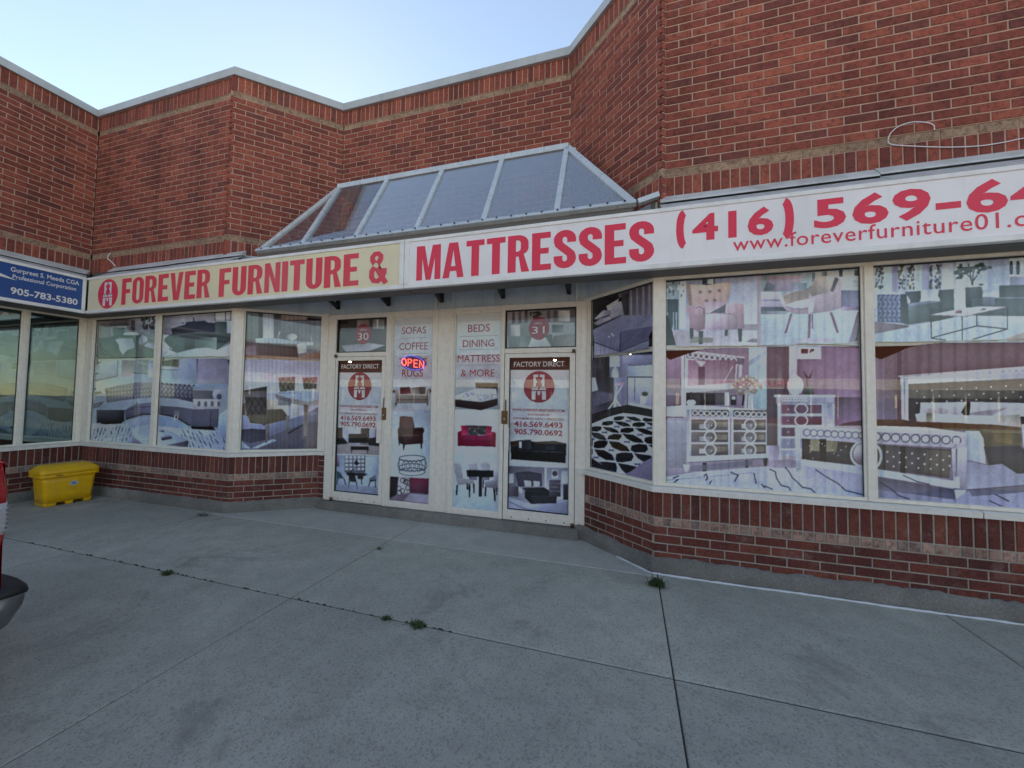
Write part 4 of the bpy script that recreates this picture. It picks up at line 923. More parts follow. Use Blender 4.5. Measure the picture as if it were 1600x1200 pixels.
    for L in ([(85, 1085), (130, 1065)], [(90, 1118), (130, 1092)], [(330, 1065), (350, 1050), (360, 1085), (345, 1100)], [(375, 1130), (390, 1105)], [(545, 1035), (605, 1060), (575, 1110)], [(730, 1045), (748, 1125)], [(790, 1130), (815, 1160)]): c.line(L, 9, (48, 52, 88))
    c.line([(30, 1100), (330, 1075), (600, 1050), (730, 1040)], 3, (95, 100, 150))
    c.t(1195, 535, 4.9)
    for L in ([(35, 970), (80, 990), (90, 1040), (125, 1095), (185, 1110), (195, 1135)], [(155, 955), (185, 990), (210, 1035), (260, 1080), (290, 1110), (350, 1120), (390, 1155)], [(390, 975), (480, 1035), (560, 1080), (620, 1135), (770, 1170)], [(0, 1100), (60, 1125)]): c.line(L, 8, (50, 54, 92))
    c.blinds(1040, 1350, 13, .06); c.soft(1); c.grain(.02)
    # loosened edges: bare glass where the vinyl has come away
    c.t(1030, 400, 8.276); c.cut([(80, 760), (112, 770), (150, 920), (212, 1150), (195, 1165), (80, 1165)])
    c.cut([(80, 1172), (480, 1168), (1300, 1158), (1300, 1168), (700, 1178), (480, 1195), (80, 1195)])
    c.t(1035, 535, 5.106); c.cut([(25, 60), (330, 40), (330, 50), (200, 88), (60, 135), (25, 110)]); c.cut([(320, 34), (900, 22), (900, 27), (330, 46)])
    c.t(1190, 410, 8.276); c.cut([(1262, 780), (1285, 770), (1290, 1060), (1215, 1060), (1212, 1025)]); c.cut([(450, 1050), (960, 1062), (1300, 1080), (1300, 1096), (1080, 1092), (900, 1070), (450, 1064)])
    return c
# ---- right front, second light: sofas and table above, bed below
def print_F2():
    c = Cv(1355, 385, 1720, 830, (120, 105, 135)); c.t(1355, 395, 6.53)
    c.rect(0, 0, 2400, 1000, (138, 152, 195), c2=(150, 160, 205))
    for x0, x1, cc in ((45, 250, (150, 172, 205)), (250, 320, (128, 128, 178)), (480, 560, (155, 172, 205)), (560, 640, (130, 135, 185)), (760, 900, (160, 170, 205)), (900, 1230, (150, 165, 205)), (1230, 1450, (135, 150, 195))): c.rect(x0, 40, x1, 560, cc)
    for x0, x1 in ((320, 385), (415, 478), (640, 665), (695, 750), (85, 160)):
        c.rect(x0, 120, x1, 370, (150, 165, 190))
        for k in range(34): c.ell(RNG.uniform(x0, x1), RNG.uniform(125, 365), RNG.uniform(6, 16), RNG.uniform(8, 20), (RNG.uniform(35, 110),)*2+(RNG.uniform(60, 120),), al=.75)
    c.rect(320, 255, 480, 262, (175, 185, 205))
    for x in (1470, 1540):
        for k in range(7): c.ell(x, 95+k*19, 22-abs(k-3)*2, 12, (45, 52, 72))
    c.rect(1450, 225, 1700, 240, (165, 172, 205)); c.rect(1455, 240, 1800, 440, (130, 140, 190))
    for k in range(26):
        a = RNG.uniform(0, 2*PI); c.ell(990+RNG.normal(0, 45), 175+RNG.normal(0, 28), RNG.uniform(14, 36), RNG.uniform(10, 20), (RNG.uniform(45, 75), RNG.uniform(62, 92), RNG.uniform(62, 88)))
    for k in range(14): c.ell(1150+RNG.normal(0, 40), 160+RNG.normal(0, 28), RNG.uniform(14, 34), RNG.uniform(10, 20), (52, 72, 75))
    for p in ([(885, 215), (1000, 215)], [(1075, 330), (1050, 250), (1000, 200)], [(1075, 330), (1080, 200), (1110, 120)], [(1070, 330), (1030, 110)], [(1120, 230), (1085, 280)], [(905, 265), (980, 235)]): c.line(p, 13, (62, 80, 82))
    c.ell(940, 255, 32, 14, (60, 78, 80)); c.ell(1160, 325, 25, 10, (60, 78, 82))
    gr, gr2, lt = (66, 80, 92), (54, 66, 80), (98, 112, 140)
    c.poly([(1000, 355), (1165, 345), (1178, 400), (1170, 550), (1005, 560)], gr, c2=gr2); c.poly([(1345, 335), (2400, 300), (2400, 660), (1060, 640), (1060, 470), (1180, 455), (1345, 460)], gr, c2=(72, 88, 108)); c.rect(1180, 445, 1300, 540, (95, 100, 135)); c.rect(1180, 380, 1340, 450, (150, 165, 205)); c.line([(1340, 460), (2400, 455)], 12, (110, 122, 155))
    c.poly([(100, 425), (350, 420), (345, 715), (105, 705)], (88, 98, 148)); c.tuft([(105, 430), (345, 425), (340, 710), (108, 700)], 5, 6, (48, 52, 100), .75)
    for i in range(5):
        for j in range(6): c.ell(135+i*47, 455+j*46, 14, 15, (122, 134, 182), al=.6)
    c.poly([(90, 420), (290, 400), (400, 415), (345, 428)], (150, 158, 195)); c.poly([(340, 425), (415, 420), (440, 530), (430, 735), (335, 715)], gr2); c.poly([(385, 400), (550, 388), (555, 450), (530, 510), (440, 515)], (60, 66, 84)); c.poly([(405, 430), (440, 490), (435, 520), (408, 515)], (165, 170, 190))
    c.rect(550, 375, 745, 495, (152, 168, 208)); c.poly([(735, 380), (885, 370), (888, 560), (740, 600), (745, 470), (722, 440)], gr); c.poly([(415, 515), (640, 490), (770, 495), (770, 560), (640, 700), (430, 735)], (78, 92, 108), c2=(60, 74, 84)); c.poly([(415, 520), (640, 488), (770, 495), (430, 545)], (105, 115, 152))
    c.poly([(640, 560), (890, 560), (880, 660), (640, 710)], gr2, c2=(70, 82, 90))
    c.poly([(60, 700), (420, 740), (420, 780), (60, 830)], (108, 92, 118)); c.poly([(60, 830), (640, 715), (1000, 640), (2400, 660), (2400, 960), (60, 960)], (152, 166, 206), c2=(142, 160, 198))
    c.poly([(650, 630), (880, 585), (1130, 548), (1410, 552), (1000, 645)], (178, 168, 192)); c.line([(650, 635), (1000, 650), (1415, 555)], 7, (120, 100, 125))
    for L in ([(652, 640), (655, 868)], [(970, 650), (972, 885)], [(1430, 560), (1428, 778)], [(1118, 630), (1120, 748)], [(655, 868), (1120, 745), (1430, 778)], [(655, 872), (800, 890)], [(1080, 882), (1430, 778)]): c.line(L, 11, (52, 58, 76))
    c.rect(905, 585, 965, 618, (120, 88, 118)); c.ell(910, 570, 14, 22, (190, 190, 200)); c.poly([(1150, 590), (1180, 565), (1220, 568), (1200, 588)], (105, 90, 125)); c.poly([(1420, 870), (1700, 780), (2400, 780), (2400, 890), (1420, 890)], (138, 120, 130), al=.8); c.ell(757, 768, 5, 5, (40, 40, 50))
    # lower print: mirrored bed
    c.t(1360, 535, 4.53)
    c.rect(0, 0, 1700, 1300, (112, 92, 112), c2=(105, 92, 135)); c.rect(20, 60, 100, 560, (125, 105, 140)); c.rect(190, 60, 220, 600, (70, 58, 78), al=.6); c.rect(20, 330, 1700, 400, (135, 110, 110), al=.35)
    c.poly([(195, 235), (1090, 170), (1700, 125), (1700, 160), (200, 248)], (175, 178, 205)); c.poly([(212, 248), (1090, 185), (1700, 150), (1700, 230), (1090, 255), (212, 300)], (145, 152, 188))
    for k in range(24): c.ring(480+k*46, 240-k*3.2, 19, 19, 6, (185, 188, 212), al=.8)
    c.poly([(215, 250), (268, 250), (270, 560), (222, 560)], (160, 168, 205)); c.line([(240, 260), (245, 550)], 6, (110, 115, 155))
    c.poly([(270, 295), (1090, 255), (1700, 228), (1700, 600), (300, 580), (270, 540)], (70, 64, 74)); c.poly([(270, 330), (1050, 335), (1050, 400), (270, 395)], (118, 108, 100), al=.55)
    for j in range(4):
        for i in range(14): c.ell(330+i*105+(j % 2)*52, 345-i*6+j*42, 6, 5, (205, 205, 212))
    c.poly([(355, 425), (520, 425), (680, 420), (655, 520), (640, 570), (330, 560), (318, 510), (350, 500)], (172, 165, 192)); c.poly([(350, 470), (480, 460), (560, 480), (540, 520), (380, 540)], (150, 132, 150), al=.6); c.poly([(710, 420), (900, 425), (1090, 430), (1070, 520), (1010, 600), (840, 590), (700, 560), (690, 500)], (178, 172, 200)); c.poly([(690, 500), (980, 460), (860, 520), (730, 545)], (130, 115, 135), al=.6); c.poly([(640, 500), (680, 425), (710, 430), (700, 520)], (60, 58, 55))
    c.poly([(320, 505), (400, 500), (640, 515), (860, 520), (830, 590), (640, 570), (340, 555)], (192, 196, 218)); c.rect(395, 500, 440, 565, (130, 120, 105), al=.8); c.poly([(870, 520), (1060, 510), (1070, 600), (960, 610), (850, 590)], (170, 160, 165)); c.poly([(1085, 430), (1300, 420), (1300, 560), (1060, 520)], (185, 182, 208))
    c.poly([(40, 545), (230, 545), (350, 570), (690, 580), (850, 600), (1060, 605), (1070, 700), (1010, 930), (850, 890), (790, 640), (680, 625), (40, 600)], (66, 60, 58)); c.poly([(350, 565), (860, 580), (1060, 600), (1070, 760), (800, 760), (780, 630), (350, 600)], (88, 78, 66)); c.poly([(870, 620), (1010, 620), (1000, 720), (880, 700)], (112, 92, 62), al=.8)
    c.poly([(670, 625), (770, 628), (800, 680), (815, 860), (670, 830)], (152, 166, 205)); c.poly([(1070, 580), (1700, 560), (1700, 800), (1085, 740)], (160, 170, 208)); c.poly([(800, 740), (1060, 730), (1090, 760), (1700, 800), (1700, 900), (1040, 930), (930, 860), (840, 880)], (60, 60, 74)); c.poly([(670, 835), (830, 870), (930, 860), (1040, 930), (1700, 880), (1700, 960), (680, 1040)], (118, 118, 158), c2=(130, 135, 175))
    c.poly([(40, 590), (390, 600), (685, 640), (680, 665), (40, 635)], (180, 175, 200)); c.poly([(40, 632), (680, 662), (675, 750), (40, 715)], (150, 145, 180))
    for k in range(9): c.ring(42+k*68+k*k*.35, 668+k*3.2, 30, 28, 9, (92, 88, 122)); c.ell(42+k*68+k*k*.35, 668+k*3.2, 23, 22, (180, 180, 210))
    c.rect(585, 675, 630, 722, (180, 175, 205)); c.poly([(40, 720), (570, 760), (560, 960), (40, 895)], (68, 66, 80)); c.rect(210, 735, 250, 930, (38, 34, 46)); c.rect(90, 725, 105, 910, (48, 44, 56)); c.poly([(400, 760), (565, 765), (558, 955), (380, 920)], (108, 96, 92), al=.6); c.ring(30, 805, 45, 75, 18, (155, 160, 195)); 
    for j in range(4):
        for i in range(6): c.ell(120+i*88+(j % 2)*44, 775+j*34+i*6, 6, 6, (200, 198, 205))
    c.poly([(575, 750), (685, 740), (680, 1040), (590, 1040)], (150, 145, 185)); c.line([(610, 755), (608, 1030)], 10, (105, 102, 140)); c.rect(588, 950, 632, 1030, (172, 178, 212)); c.poly([(40, 895), (590, 980), (590, 1035), (40, 945)], (150, 165, 210)); c.poly([(595, 1045), (680, 1045), (665, 1125), (610, 1125)], (150, 160, 195))
    c.poly([(40, 950), (590, 1040), (600, 1110), (40, 1060)], (72, 72, 105), c2=(100, 98, 140)); c.poly([(40, 1040), (600, 1115), (690, 1050), (1700, 960), (1700, 1300), (40, 1300)], (132, 130, 175), c2=(140, 140, 190)); c.poly([(690, 1040), (1700, 960), (1700, 1010), (720, 1090)], (78, 74, 98), al=.6)
    for L in ([(60, 985), (150, 1040), (200, 1085), (280, 1110)], [(840, 1120), (940, 1165)], [(880, 1075), (980, 1125)], [(230, 940), (330, 985), (420, 1005)]): c.line(L, 7, (50, 50, 85))
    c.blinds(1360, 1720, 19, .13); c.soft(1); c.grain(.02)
    c.t(1355, 395, 6.53); c.cut([(40, 912), (600, 908), (2400, 884), (2400, 892), (820, 906), (500, 940), (290, 980), (40, 985)])
    c.t(1360, 535, 4.53); c.cut([(0, 20), (330, 20), (250, 40), (75, 118), (0, 90)])
    return c
# ---- right angled light
def print_E():
    c = Cv(905, 430, 1035, 775, (70, 68, 95)); c.t(910, 430, 7.06)
    c.rect(0, 0, 900, 900, (52, 52, 62)); c.poly([(400, 60), (900, 60), (900, 450), (400, 450)], (95, 88, 112)); 
    for k in range(9): c.line([(500+k*34, 60), (505+k*33, 440)], 12, (128, 118, 145) if k % 2 else (82, 74, 98))
    c.rect(430, 200, 500, 440, (66, 60, 76)); c.line([(505, 180), (505, 440)], 9, (38, 34, 44))
    c.poly([(265, 340), (400, 260), (395, 300), (430, 285), (460, 435), (330, 480), (290, 430)], (140, 136, 172)); c.poly([(130, 480), (230, 385), (315, 390), (320, 430), (170, 490)], (135, 130, 165)); c.poly([(118, 530), (200, 480), (300, 450), (325, 480), (170, 555)], (128, 124, 160)); c.line([(135, 490), (300, 440)], 7, (70, 66, 92)); c.line([(170, 555), (430, 440)], 9, (80, 76, 105)); c.poly([(405, 255), (430, 245), (432, 290), (405, 290)], (20, 20, 26))
    c.poly([(115, 600), (200, 560), (450, 440), (780, 440), (780, 700), (420, 850), (130, 745)], (122, 120, 165), c2=(84, 82, 122)); c.poly([(420, 620), (780, 560), (780, 700), (420, 845)], (78, 76, 120)); c.line([(420, 640), (415, 840)], 12, (60, 58, 92)); c.line([(130, 740), (415, 845), (740, 710)], 8, (50, 48, 78))
    for k in range(16): c.ell(RNG.uniform(470, 680), RNG.uniform(470, 570), 7, 6, (92, 88, 130))
    for x, y in ((295, 680), (322, 648), (340, 665)): c.ell(x, y, 9, 9, (190, 190, 215))
    c.poly([(130, 745), (415, 848), (740, 712), (740, 800), (420, 870), (130, 885)], (110, 110, 150)); 
    for k in range(12): c.line([(150+k*48, 760+abs(5-k)*4), (150+k*48, 870)], 4, (82, 82, 118))
    # lower print
    c.rect(60, 880, 900, 1300, (108, 104, 150)); c.rect(160, 890, 300, 1180, (50, 46, 62)); c.rect(75, 930, 160, 1200, (66, 62, 86)); c.rect(300, 890, 415, 1010, (158, 168, 205)); c.rect(430, 880, 510, 1260, (120, 116, 165)); c.rect(450, 880, 770, 980, (125, 124, 172))
    for k in range(6): c.line([(180+k*18, 900), (180+k*18, 1180)], 6, (74, 66, 80))
    c.ell(362, 1090, 38, 75, (165, 168, 205)); c.rect(350, 990, 372, 1030, (150, 155, 195)); c.rect(350, 1160, 385, 1230, (165, 168, 205))
    c.poly([(500, 1005), (780, 990), (780, 1120), (500, 1120)], (150, 156, 205)); c.rect(500, 1120, 780, 1132, (45, 42, 66)); c.rect(510, 1132, 780, 1290, (135, 135, 188))
    c.t(910, 590, 7.06)
    c.poly([(60, 0), (350, 0), (345, 300), (60, 400)], (72, 66, 98), c2=(58, 54, 80)); c.poly([(140, 0), (340, 0), (330, 155), (180, 150)], (54, 48, 68)); c.poly([(70, 0), (145, 0), (175, 140), (75, 165)], (150, 158, 200)); c.poly([(70, 175), (180, 150), (340, 180), (330, 250), (75, 340)], (88, 80, 118)); c.poly([(75, 345), (340, 255), (330, 330), (75, 420)], (68, 62, 92))
    c.rect(345, 0, 505, 330, (112, 108, 158)); c.rect(500, 0, 770, 340, (140, 142, 200)); c.poly([(500, 270), (770, 320), (770, 350), (500, 300)], (160, 168, 215)); c.line([(498, 0), (498, 300)], 10, (50, 46, 72)); c.line([(580, 0), (575, 250)], 8, (80, 76, 112)); c.rect(640, 205, 710, 300, (165, 170, 215)); c.ell(690, 180, 36, 26, (70, 72, 92))
    c.poly([(350, 60), (465, 50), (450, 85), (355, 95)], (168, 128, 165)); 
    for L in ([(380, 100), (345, 270)], [(440, 90), (365, 200), (355, 390)], [(365, 220), (380, 260), (455, 355)], [(360, 250), (330, 400)], [(370, 180), (365, 380)], [(345, 270), (280, 360)], [(380, 265), (440, 380)]): c.line(L, 14, (190, 195, 225))
    c.poly([(60, 420), (340, 330), (500, 300), (770, 350), (770, 480), (60, 540)], (42, 36, 54))
    # ogee rug
    c.poly([(75, 520), (300, 430), (450, 390), (620, 410), (900, 460), (900, 820), (480, 1070), (380, 1050), (200, 960), (75, 860)], (162, 172, 222)); c.poly([(760, 870), (900, 800), (900, 1200), (700, 1200), (490, 1060)], (98, 84, 128), c2=(120, 105, 150)); c.poly([(70, 870), (200, 950), (385, 1040), (200, 1040), (70, 1000)], (40, 36, 54))
    dk = (34, 30, 48)
    for P in ([(78, 590), (95, 545), (150, 535), (215, 540), (205, 580), (160, 597)], [(88, 603), (180, 610), (240, 640), (270, 688), (190, 685), (120, 655)], [(120, 770), (130, 710), (190, 690), (280, 695), (280, 730), (245, 775), (160, 782)], [(128, 790), (240, 800), (330, 850), (360, 915), (260, 910), (170, 860)], [(365, 900), (375, 840), (440, 825), (545, 830), (565, 870), (540, 920), (440, 935), (380, 930)], [(290, 700), (400, 710), (490, 760), (525, 815), (420, 810), (330, 770)], [(275, 680), (290, 640), (350, 620), (430, 625), (430, 660), (400, 688)], [(225, 543), (320, 550), (385, 580), (410, 612), (330, 605), (260, 580)], [(212, 525), (225, 490), (290, 475), (345, 480), (335, 515), (280, 530)], [(345, 480), (440, 485), (510, 510), (535, 540), (450, 540), (390, 515)], [(340, 470), (350, 435), (410, 422), (465, 430), (450, 460), (400, 474)], [(475, 430), (570, 430), (630, 455), (655, 482), (570, 478), (510, 455)], [(545, 535), (560, 500), (630, 488), (695, 500), (690, 535), (620, 548)], [(415, 605), (425, 565), (490, 550), (560, 555), (570, 590), (510, 613)], [(435, 615), (560, 630), (650, 680), (680, 722), (570, 715), (490, 675)], [(530, 800), (540, 750), (620, 730), (710, 740), (725, 790), (690, 825), (580, 828)], [(575, 555), (680, 560), (780, 600), (780, 635), (690, 625), (620, 590)], [(565, 832), (760, 860), (760, 885), (670, 930), (610, 890)], [(680, 700), (690, 660), (780, 645), (780, 735), (715, 728)], [(660, 470), (680, 440), (780, 455), (780, 485), (700, 488)], [(390, 940), (500, 960), (600, 985), (540, 1030), (480, 1060), (430, 1010)], [(80, 610), (115, 690), (110, 760), (75, 720)], [(180, 930), (280, 930), (370, 940), (385, 1000), (370, 1045), (280, 1000)], [(690, 490), (780, 500), (780, 540), (740, 520)], [(75, 780), (115, 790), (110, 850), (75, 850)], [(720, 740), (780, 740), (780, 780)]): c.poly(P, dk)
    for x, y in ((245, 603), (380, 540), (505, 478), (635, 630), (490, 708), (320, 800), (740, 555), (150, 880), (605, 955), (105, 675)): c.poly([(x-45, y-14), (x, y-6), (x+45, y-14), (x+22, y), (x+45, y+18), (x, y+8), (x-40, y+16), (x-22, y)], (58, 62, 108))
    c.soft(1); c.grain(.02)
    c.t(910, 430, 7.06); c.cut([(740, 660), (775, 600), (775, 830), (730, 815), (735, 740)]); c.cut([(60, 915), (300, 872), (520, 852), (720, 810), (775, 830), (775, 860), (700, 850), (520, 868), (300, 890), (60, 935)]); c.cut([(60, 480), (80, 480), (100, 700), (118, 890), (60, 900)])
    return c
# ---- left front lights: curved tufted sofa below, dark bed scenes above
def print_B():
    c = Cv(125, 470, 380, 730, (120, 132, 165)); c.t(130, 485, 9.6)
    c.rect(150, 80, 1160, 720, (105, 112, 122)); c.rect(230, 130, 690, 400, (110, 100, 112)); c.rect(400, 185, 690, 230, (72, 74, 90)); c.rect(420, 235, 680, 390, (112, 122, 140)); c.rect(430, 240, 650, 262, (150, 160, 180))
    c.rect(680, 110, 830, 350, (120, 116, 135)); c.rect(720, 150, 780, 330, (82, 70, 82)); c.rect(835, 100, 1085, 380, (120, 130, 155))
    for k in range(30): c.ell(RNG.uniform(845, 1075), RNG.uniform(110, 290), RNG.uniform(10, 24), RNG.uniform(14, 34), (RNG.uniform(50, 90), RNG.uniform(48, 80), RNG.uniform(62, 95)))
    c.line([(980, 100), (975, 360)], 10, (140, 150, 175)); c.rect(1080, 90, 1150, 520, (128, 140, 170)); c.rect(840, 290, 1080, 330, (122, 132, 155))
    c.rect(440, 260, 620, 370, (72, 88, 92)); c.ell(720, 355, 120, 28, (150, 165, 190)); c.rect(270, 200, 390, 400, (118, 112, 125), al=.5)
    c.poly([(230, 430), (400, 410), (470, 370), (860, 370), (850, 560), (960, 470), (1110, 580), (1110, 715), (420, 700), (300, 600), (245, 500)], (72, 88, 92), c2=(82, 98, 100))
    c.poly([(480, 440), (540, 418), (740, 420), (775, 520), (770, 560), (650, 600), (590, 665), (545, 590), (530, 510)], (140, 154, 182)); c.poly([(840, 430), (880, 360), (950, 400), (970, 460), (830, 515)], (135, 148, 175)); 
    for k in range(4): c.line([(850+k*8, 380+k*30), (885, 370+k*28)], 10, (70, 80, 95))
    c.poly([(910, 530), (960, 480), (1105, 530), (1105, 600)], (135, 140, 168)); c.poly([(960, 420), (1080, 440), (1080, 480), (965, 460)], (100, 112, 122))
    c.line([(245, 480), (300, 590), (400, 670), (460, 700)], 16, (38, 42, 50))
    c.poly([(160, 600), (240, 500), (300, 620), (400, 690), (150, 700)], (58, 66, 76))
    # lower left
    c.rect(130, 735, 1110, 1250, (140, 158, 192), c2=(130, 152, 195)); c.poly([(150, 745), (520, 745), (515, 985), (150, 1060)], (142, 155, 195)); c.line([(520, 750), (515, 985), (150, 1062)], 14, (92, 90, 118)); c.rect(575, 745, 750, 1000, (128, 118, 145)); c.rect(750, 745, 980, 950, (118, 130, 152)); c.rect(765, 755, 960, 930, (120, 134, 150)); 
    for k in range(20): c.ell(RNG.uniform(770, 950), RNG.uniform(760, 925), RNG.uniform(8, 22), RNG.uniform(6, 14), (RNG.uniform(95, 165),)*2+(RNG.uniform(120, 175),), al=.7)
    c.line([(745, 935), (965, 950)], 10, (78, 82, 105)); c.rect(980, 745, 1080, 1000, (138, 150, 195)); c.poly([(165, 840), (240, 800), (240, 940), (165, 960)], (150, 158, 185)); c.line([(165, 955), (235, 940)], 14, (45, 55, 75))
    # right half
    c.t(245, 475, 9.6)
    c.rect(80, 90, 1200, 800, (135, 145, 172)); c.poly([(90, 180), (420, 170), (420, 330), (210, 460), (90, 460)], (122, 122, 150)); c.rect(420, 130, 870, 270, (132, 132, 158)); c.rect(870, 110, 1190, 300, (158, 162, 190)); 
    for x in (875, 1030, 1115): c.line([(x, 110), (x, 440)], 9, (38, 40, 52))
    c.line([(870, 242), (1190, 242)], 6, (38, 40, 52)); c.rect(870, 255, 1190, 440, (130, 145, 175))
    c.poly([(215, 370), (340, 330), (420, 310), (440, 270), (720, 250), (760, 275), (880, 285), (880, 500), (240, 500)], (54, 58, 74)); c.rect(875, 262, 1050, 500, (78, 92, 98)); c.line([(555, 205), (552, 280)], 14, (50, 52, 66)); c.ell(390, 285, 30, 12, (95, 95, 120))
    c.poly([(115, 520), (190, 460), (600, 420), (1145, 450), (1140, 540), (1030, 600), (900, 690), (600, 660), (300, 735), (200, 690), (110, 580)], (74, 88, 96)); c.poly([(420, 500), (570, 500), (570, 670), (420, 680)], (70, 74, 84)); c.poly([(570, 510), (900, 500), (900, 690), (570, 670)], (98, 116, 124)); c.line([(230, 480), (580, 430), (1140, 445)], 9, (98, 106, 118))
    c.poly([(80, 530), (200, 650), (160, 740), (80, 780)], (145, 158, 190)); c.poly([(80, 780), (300, 740), (580, 665), (760, 655), (900, 690), (1190, 560), (1190, 800), (80, 810)], (142, 160, 186), c2=(150, 172, 192)); c.ell(218, 670, 10, 14, (200, 200, 170))
    c.rect(40, 815, 1190, 1250, (120, 138, 185), c2=(118, 142, 192)); c.rect(65, 825, 345, 975, (142, 155, 190)); c.poly([(75, 845), (325, 825), (325, 945), (75, 930)], (92, 98, 100)); c.line([(60, 985), (340, 990)], 9, (92, 96, 125)); c.rect(345, 820, 600, 1200, (120, 138, 185)); c.rect(590, 820, 640, 1200, (108, 108, 150)); c.rect(620, 820, 1190, 1200, (112, 112, 150))
    # sofa
    c.t(130, 590, 9.6); sof = (112, 116, 148)
    c.rect(120, 100, 180, 330, (138, 152, 185)); c.poly([(180, 215), (270, 205), (275, 235), (180, 245)], (98, 88, 92)); c.rect(135, 160, 190, 182, (52, 62, 85)); c.poly([(110, 400), (320, 355), (240, 440), (110, 485)], (92, 88, 118))
    c.poly([(320, 190), (345, 160), (520, 120), (800, 70), (1180, 70), (1180, 330), (900, 320), (690, 330), (500, 370), (350, 375), (340, 260)], sof, c2=(96, 96, 124)); c.tuft([(350, 170), (1180, 75), (1180, 320), (350, 370)], 17, 5, (66, 68, 98), .6)
    for i in range(17):
        for j in range(3): c.ell(390+i*48, 190-i*5.6+j*62+i*.6, 15, 20, (142, 144, 176), al=.55)
    c.ell(352, 195, 28, 34, (60, 54, 72)); c.ell(352, 195, 16, 20, (95, 82, 92))
    c.poly([(205, 480), (340, 385), (600, 340), (690, 330), (900, 300), (1180, 300), (1180, 440), (900, 440), (640, 490)], (128, 142, 178)); c.poly([(200, 485), (620, 485), (620, 655), (200, 680)], (68, 70, 90), c2=(42, 42, 60)); c.poly([(260, 660), (600, 650), (550, 715), (280, 710)], (30, 30, 44)); c.poly([(620, 490), (780, 400), (1180, 350), (1180, 540), (900, 545), (640, 630)], (102, 102, 140), c2=(84, 88, 128)); c.line([(640, 500), (800, 445), (1180, 430)], 9, (68, 66, 96)); c.line([(800, 370), (805, 590)], 10, (58, 56, 84)); c.line([(640, 625), (900, 550), (1180, 545)], 16, (34, 32, 50)); c.line([(765, 560), (768, 605)], 12, (50, 52, 72))
    c.poly([(80, 680), (200, 690), (340, 700), (600, 690), (1180, 560), (1180, 1020), (60, 950)], (140, 158, 205), c2=(138, 158, 208)); c.poly([(640, 660), (900, 590), (1180, 565), (1180, 690), (720, 740)], (122, 138, 185))
    for j in range(11):
        for i in range(12):
            x = 190+i*52+RNG.uniform(-8, 8)-j*7; y = 725+j*24; 
            if RNG.uniform() < .5: c.line([(x, y), (x-16, y+34)], 9, (50, 54, 92) if RNG.uniform() < .6 else (96, 98, 140))
    c.poly([(725, 750), (1020, 690), (1180, 720), (1180, 1010), (900, 1000), (730, 860)], (136, 154, 200)); c.poly([(730, 865), (900, 1000), (730, 990)], (112, 118, 160))
    c.t(240, 590, 9.6)
    c.poly([(70, 80), (480, 100), (590, 130), (590, 370), (460, 340), (80, 300)], sof, c2=(84, 84, 112)); c.tuft([(75, 85), (580, 125), (580, 350), (75, 290)], 8, 5, (58, 58, 86), .65)
    for i in range(8):
        for j in range(3): c.ell(110+i*62, 130+i*5+j*60, 14, 20, (135, 138, 168), al=.5)
        c.ell(125+i*68, 90+i*4, 18, 12, (62, 64, 92))
    c.poly([(580, 190), (860, 195), (1010, 240), (1000, 330), (590, 320)], (94, 92, 112)); c.ell(960, 255, 75, 80, (132, 138, 172)); c.ell(985, 285, 38, 45, (78, 78, 108))
    c.poly([(60, 300), (350, 315), (590, 370), (590, 470), (380, 450), (60, 420)], (128, 140, 172)); c.poly([(60, 420), (380, 440), (590, 470), (580, 740), (520, 700), (330, 600), (60, 530)], (92, 96, 128), c2=(70, 74, 104)); c.line([(60, 540), (330, 590), (540, 720)], 16, (32, 32, 48)); c.poly([(310, 500), (400, 480), (390, 560), (320, 570)], (120, 130, 140), al=.5)
    c.poly([(590, 320), (1000, 325), (1010, 440), (990, 470), (585, 475)], (138, 140, 165))
    for k in range(8): c.ell(630+k*50, 395, 22, 42, (94, 90, 118) if k % 2 else (165, 160, 172))
    c.poly([(575, 475), (985, 470), (965, 750), (560, 745)], (86, 84, 112), c2=(76, 82, 120)); c.line([(865, 480), (850, 745)], 12, (60, 58, 84)); c.poly([(560, 735), (890, 735), (930, 790), (580, 770)], (28, 28, 42))
    c.poly([(40, 570), (300, 610), (520, 720), (520, 790), (40, 760)], (112, 138, 190)); c.poly([(985, 560), (1170, 420), (1170, 1000), (960, 810)], (118, 145, 200)); c.poly([(40, 730), (560, 770), (960, 800), (1130, 960), (1130, 1100), (40, 1040)], (134, 152, 204))
    for j in range(10):
        for i in range(14):
            x = 250+i*62+j*14+RNG.uniform(-10, 10); y = 775+j*30+i*3
            if x < 1120 and RNG.uniform() < .5: c.line([(x, y), (x+24, y+44)], 10, (44, 48, 84) if RNG.uniform() < .6 else (96, 100, 144))
    c.poly([(40, 740), (120, 740), (520, 945), (230, 1010), (40, 1010)], (136, 155, 204)); c.poly([(230, 1005), (520, 945), (520, 1045), (180, 1015)], (90, 90, 122)); c.poly([(75, 800), (150, 790), (165, 820)], (72, 74, 110)); c.poly([(110, 905), (265, 880), (280, 915), (125, 945)], (64, 66, 102)); c.poly([(90, 880), (230, 860), (265, 880), (110, 905)], (120, 130, 175)); 
    for x in (315, 360): c.line([(x, 565), (x, 630)], 12, (190, 190, 200))
    c.soft(1); c.grain(.02)
    c.t(130, 485, 9.6); c.cut([(150, 700), (1160, 702), (1160, 745), (980, 735), (420, 740), (300, 755), (170, 828), (150, 820)]); c.cut([(150, 690), (200, 480), (215, 480), (190, 690)])
    c.cut([(980, 733), (1100, 765), (1100, 780), (980, 745)])
    c.t(245, 475, 9.6); c.cut([(60, 805), (320, 795), (1040, 785), (1180, 790), (1180, 830), (1050, 815), (960, 800), (560, 800), (330, 805), (200, 830), (60, 845)]); c.cut([(1045, 810), (1075, 815), (1132, 950), (1130, 1005), (1120, 990)])
    return c
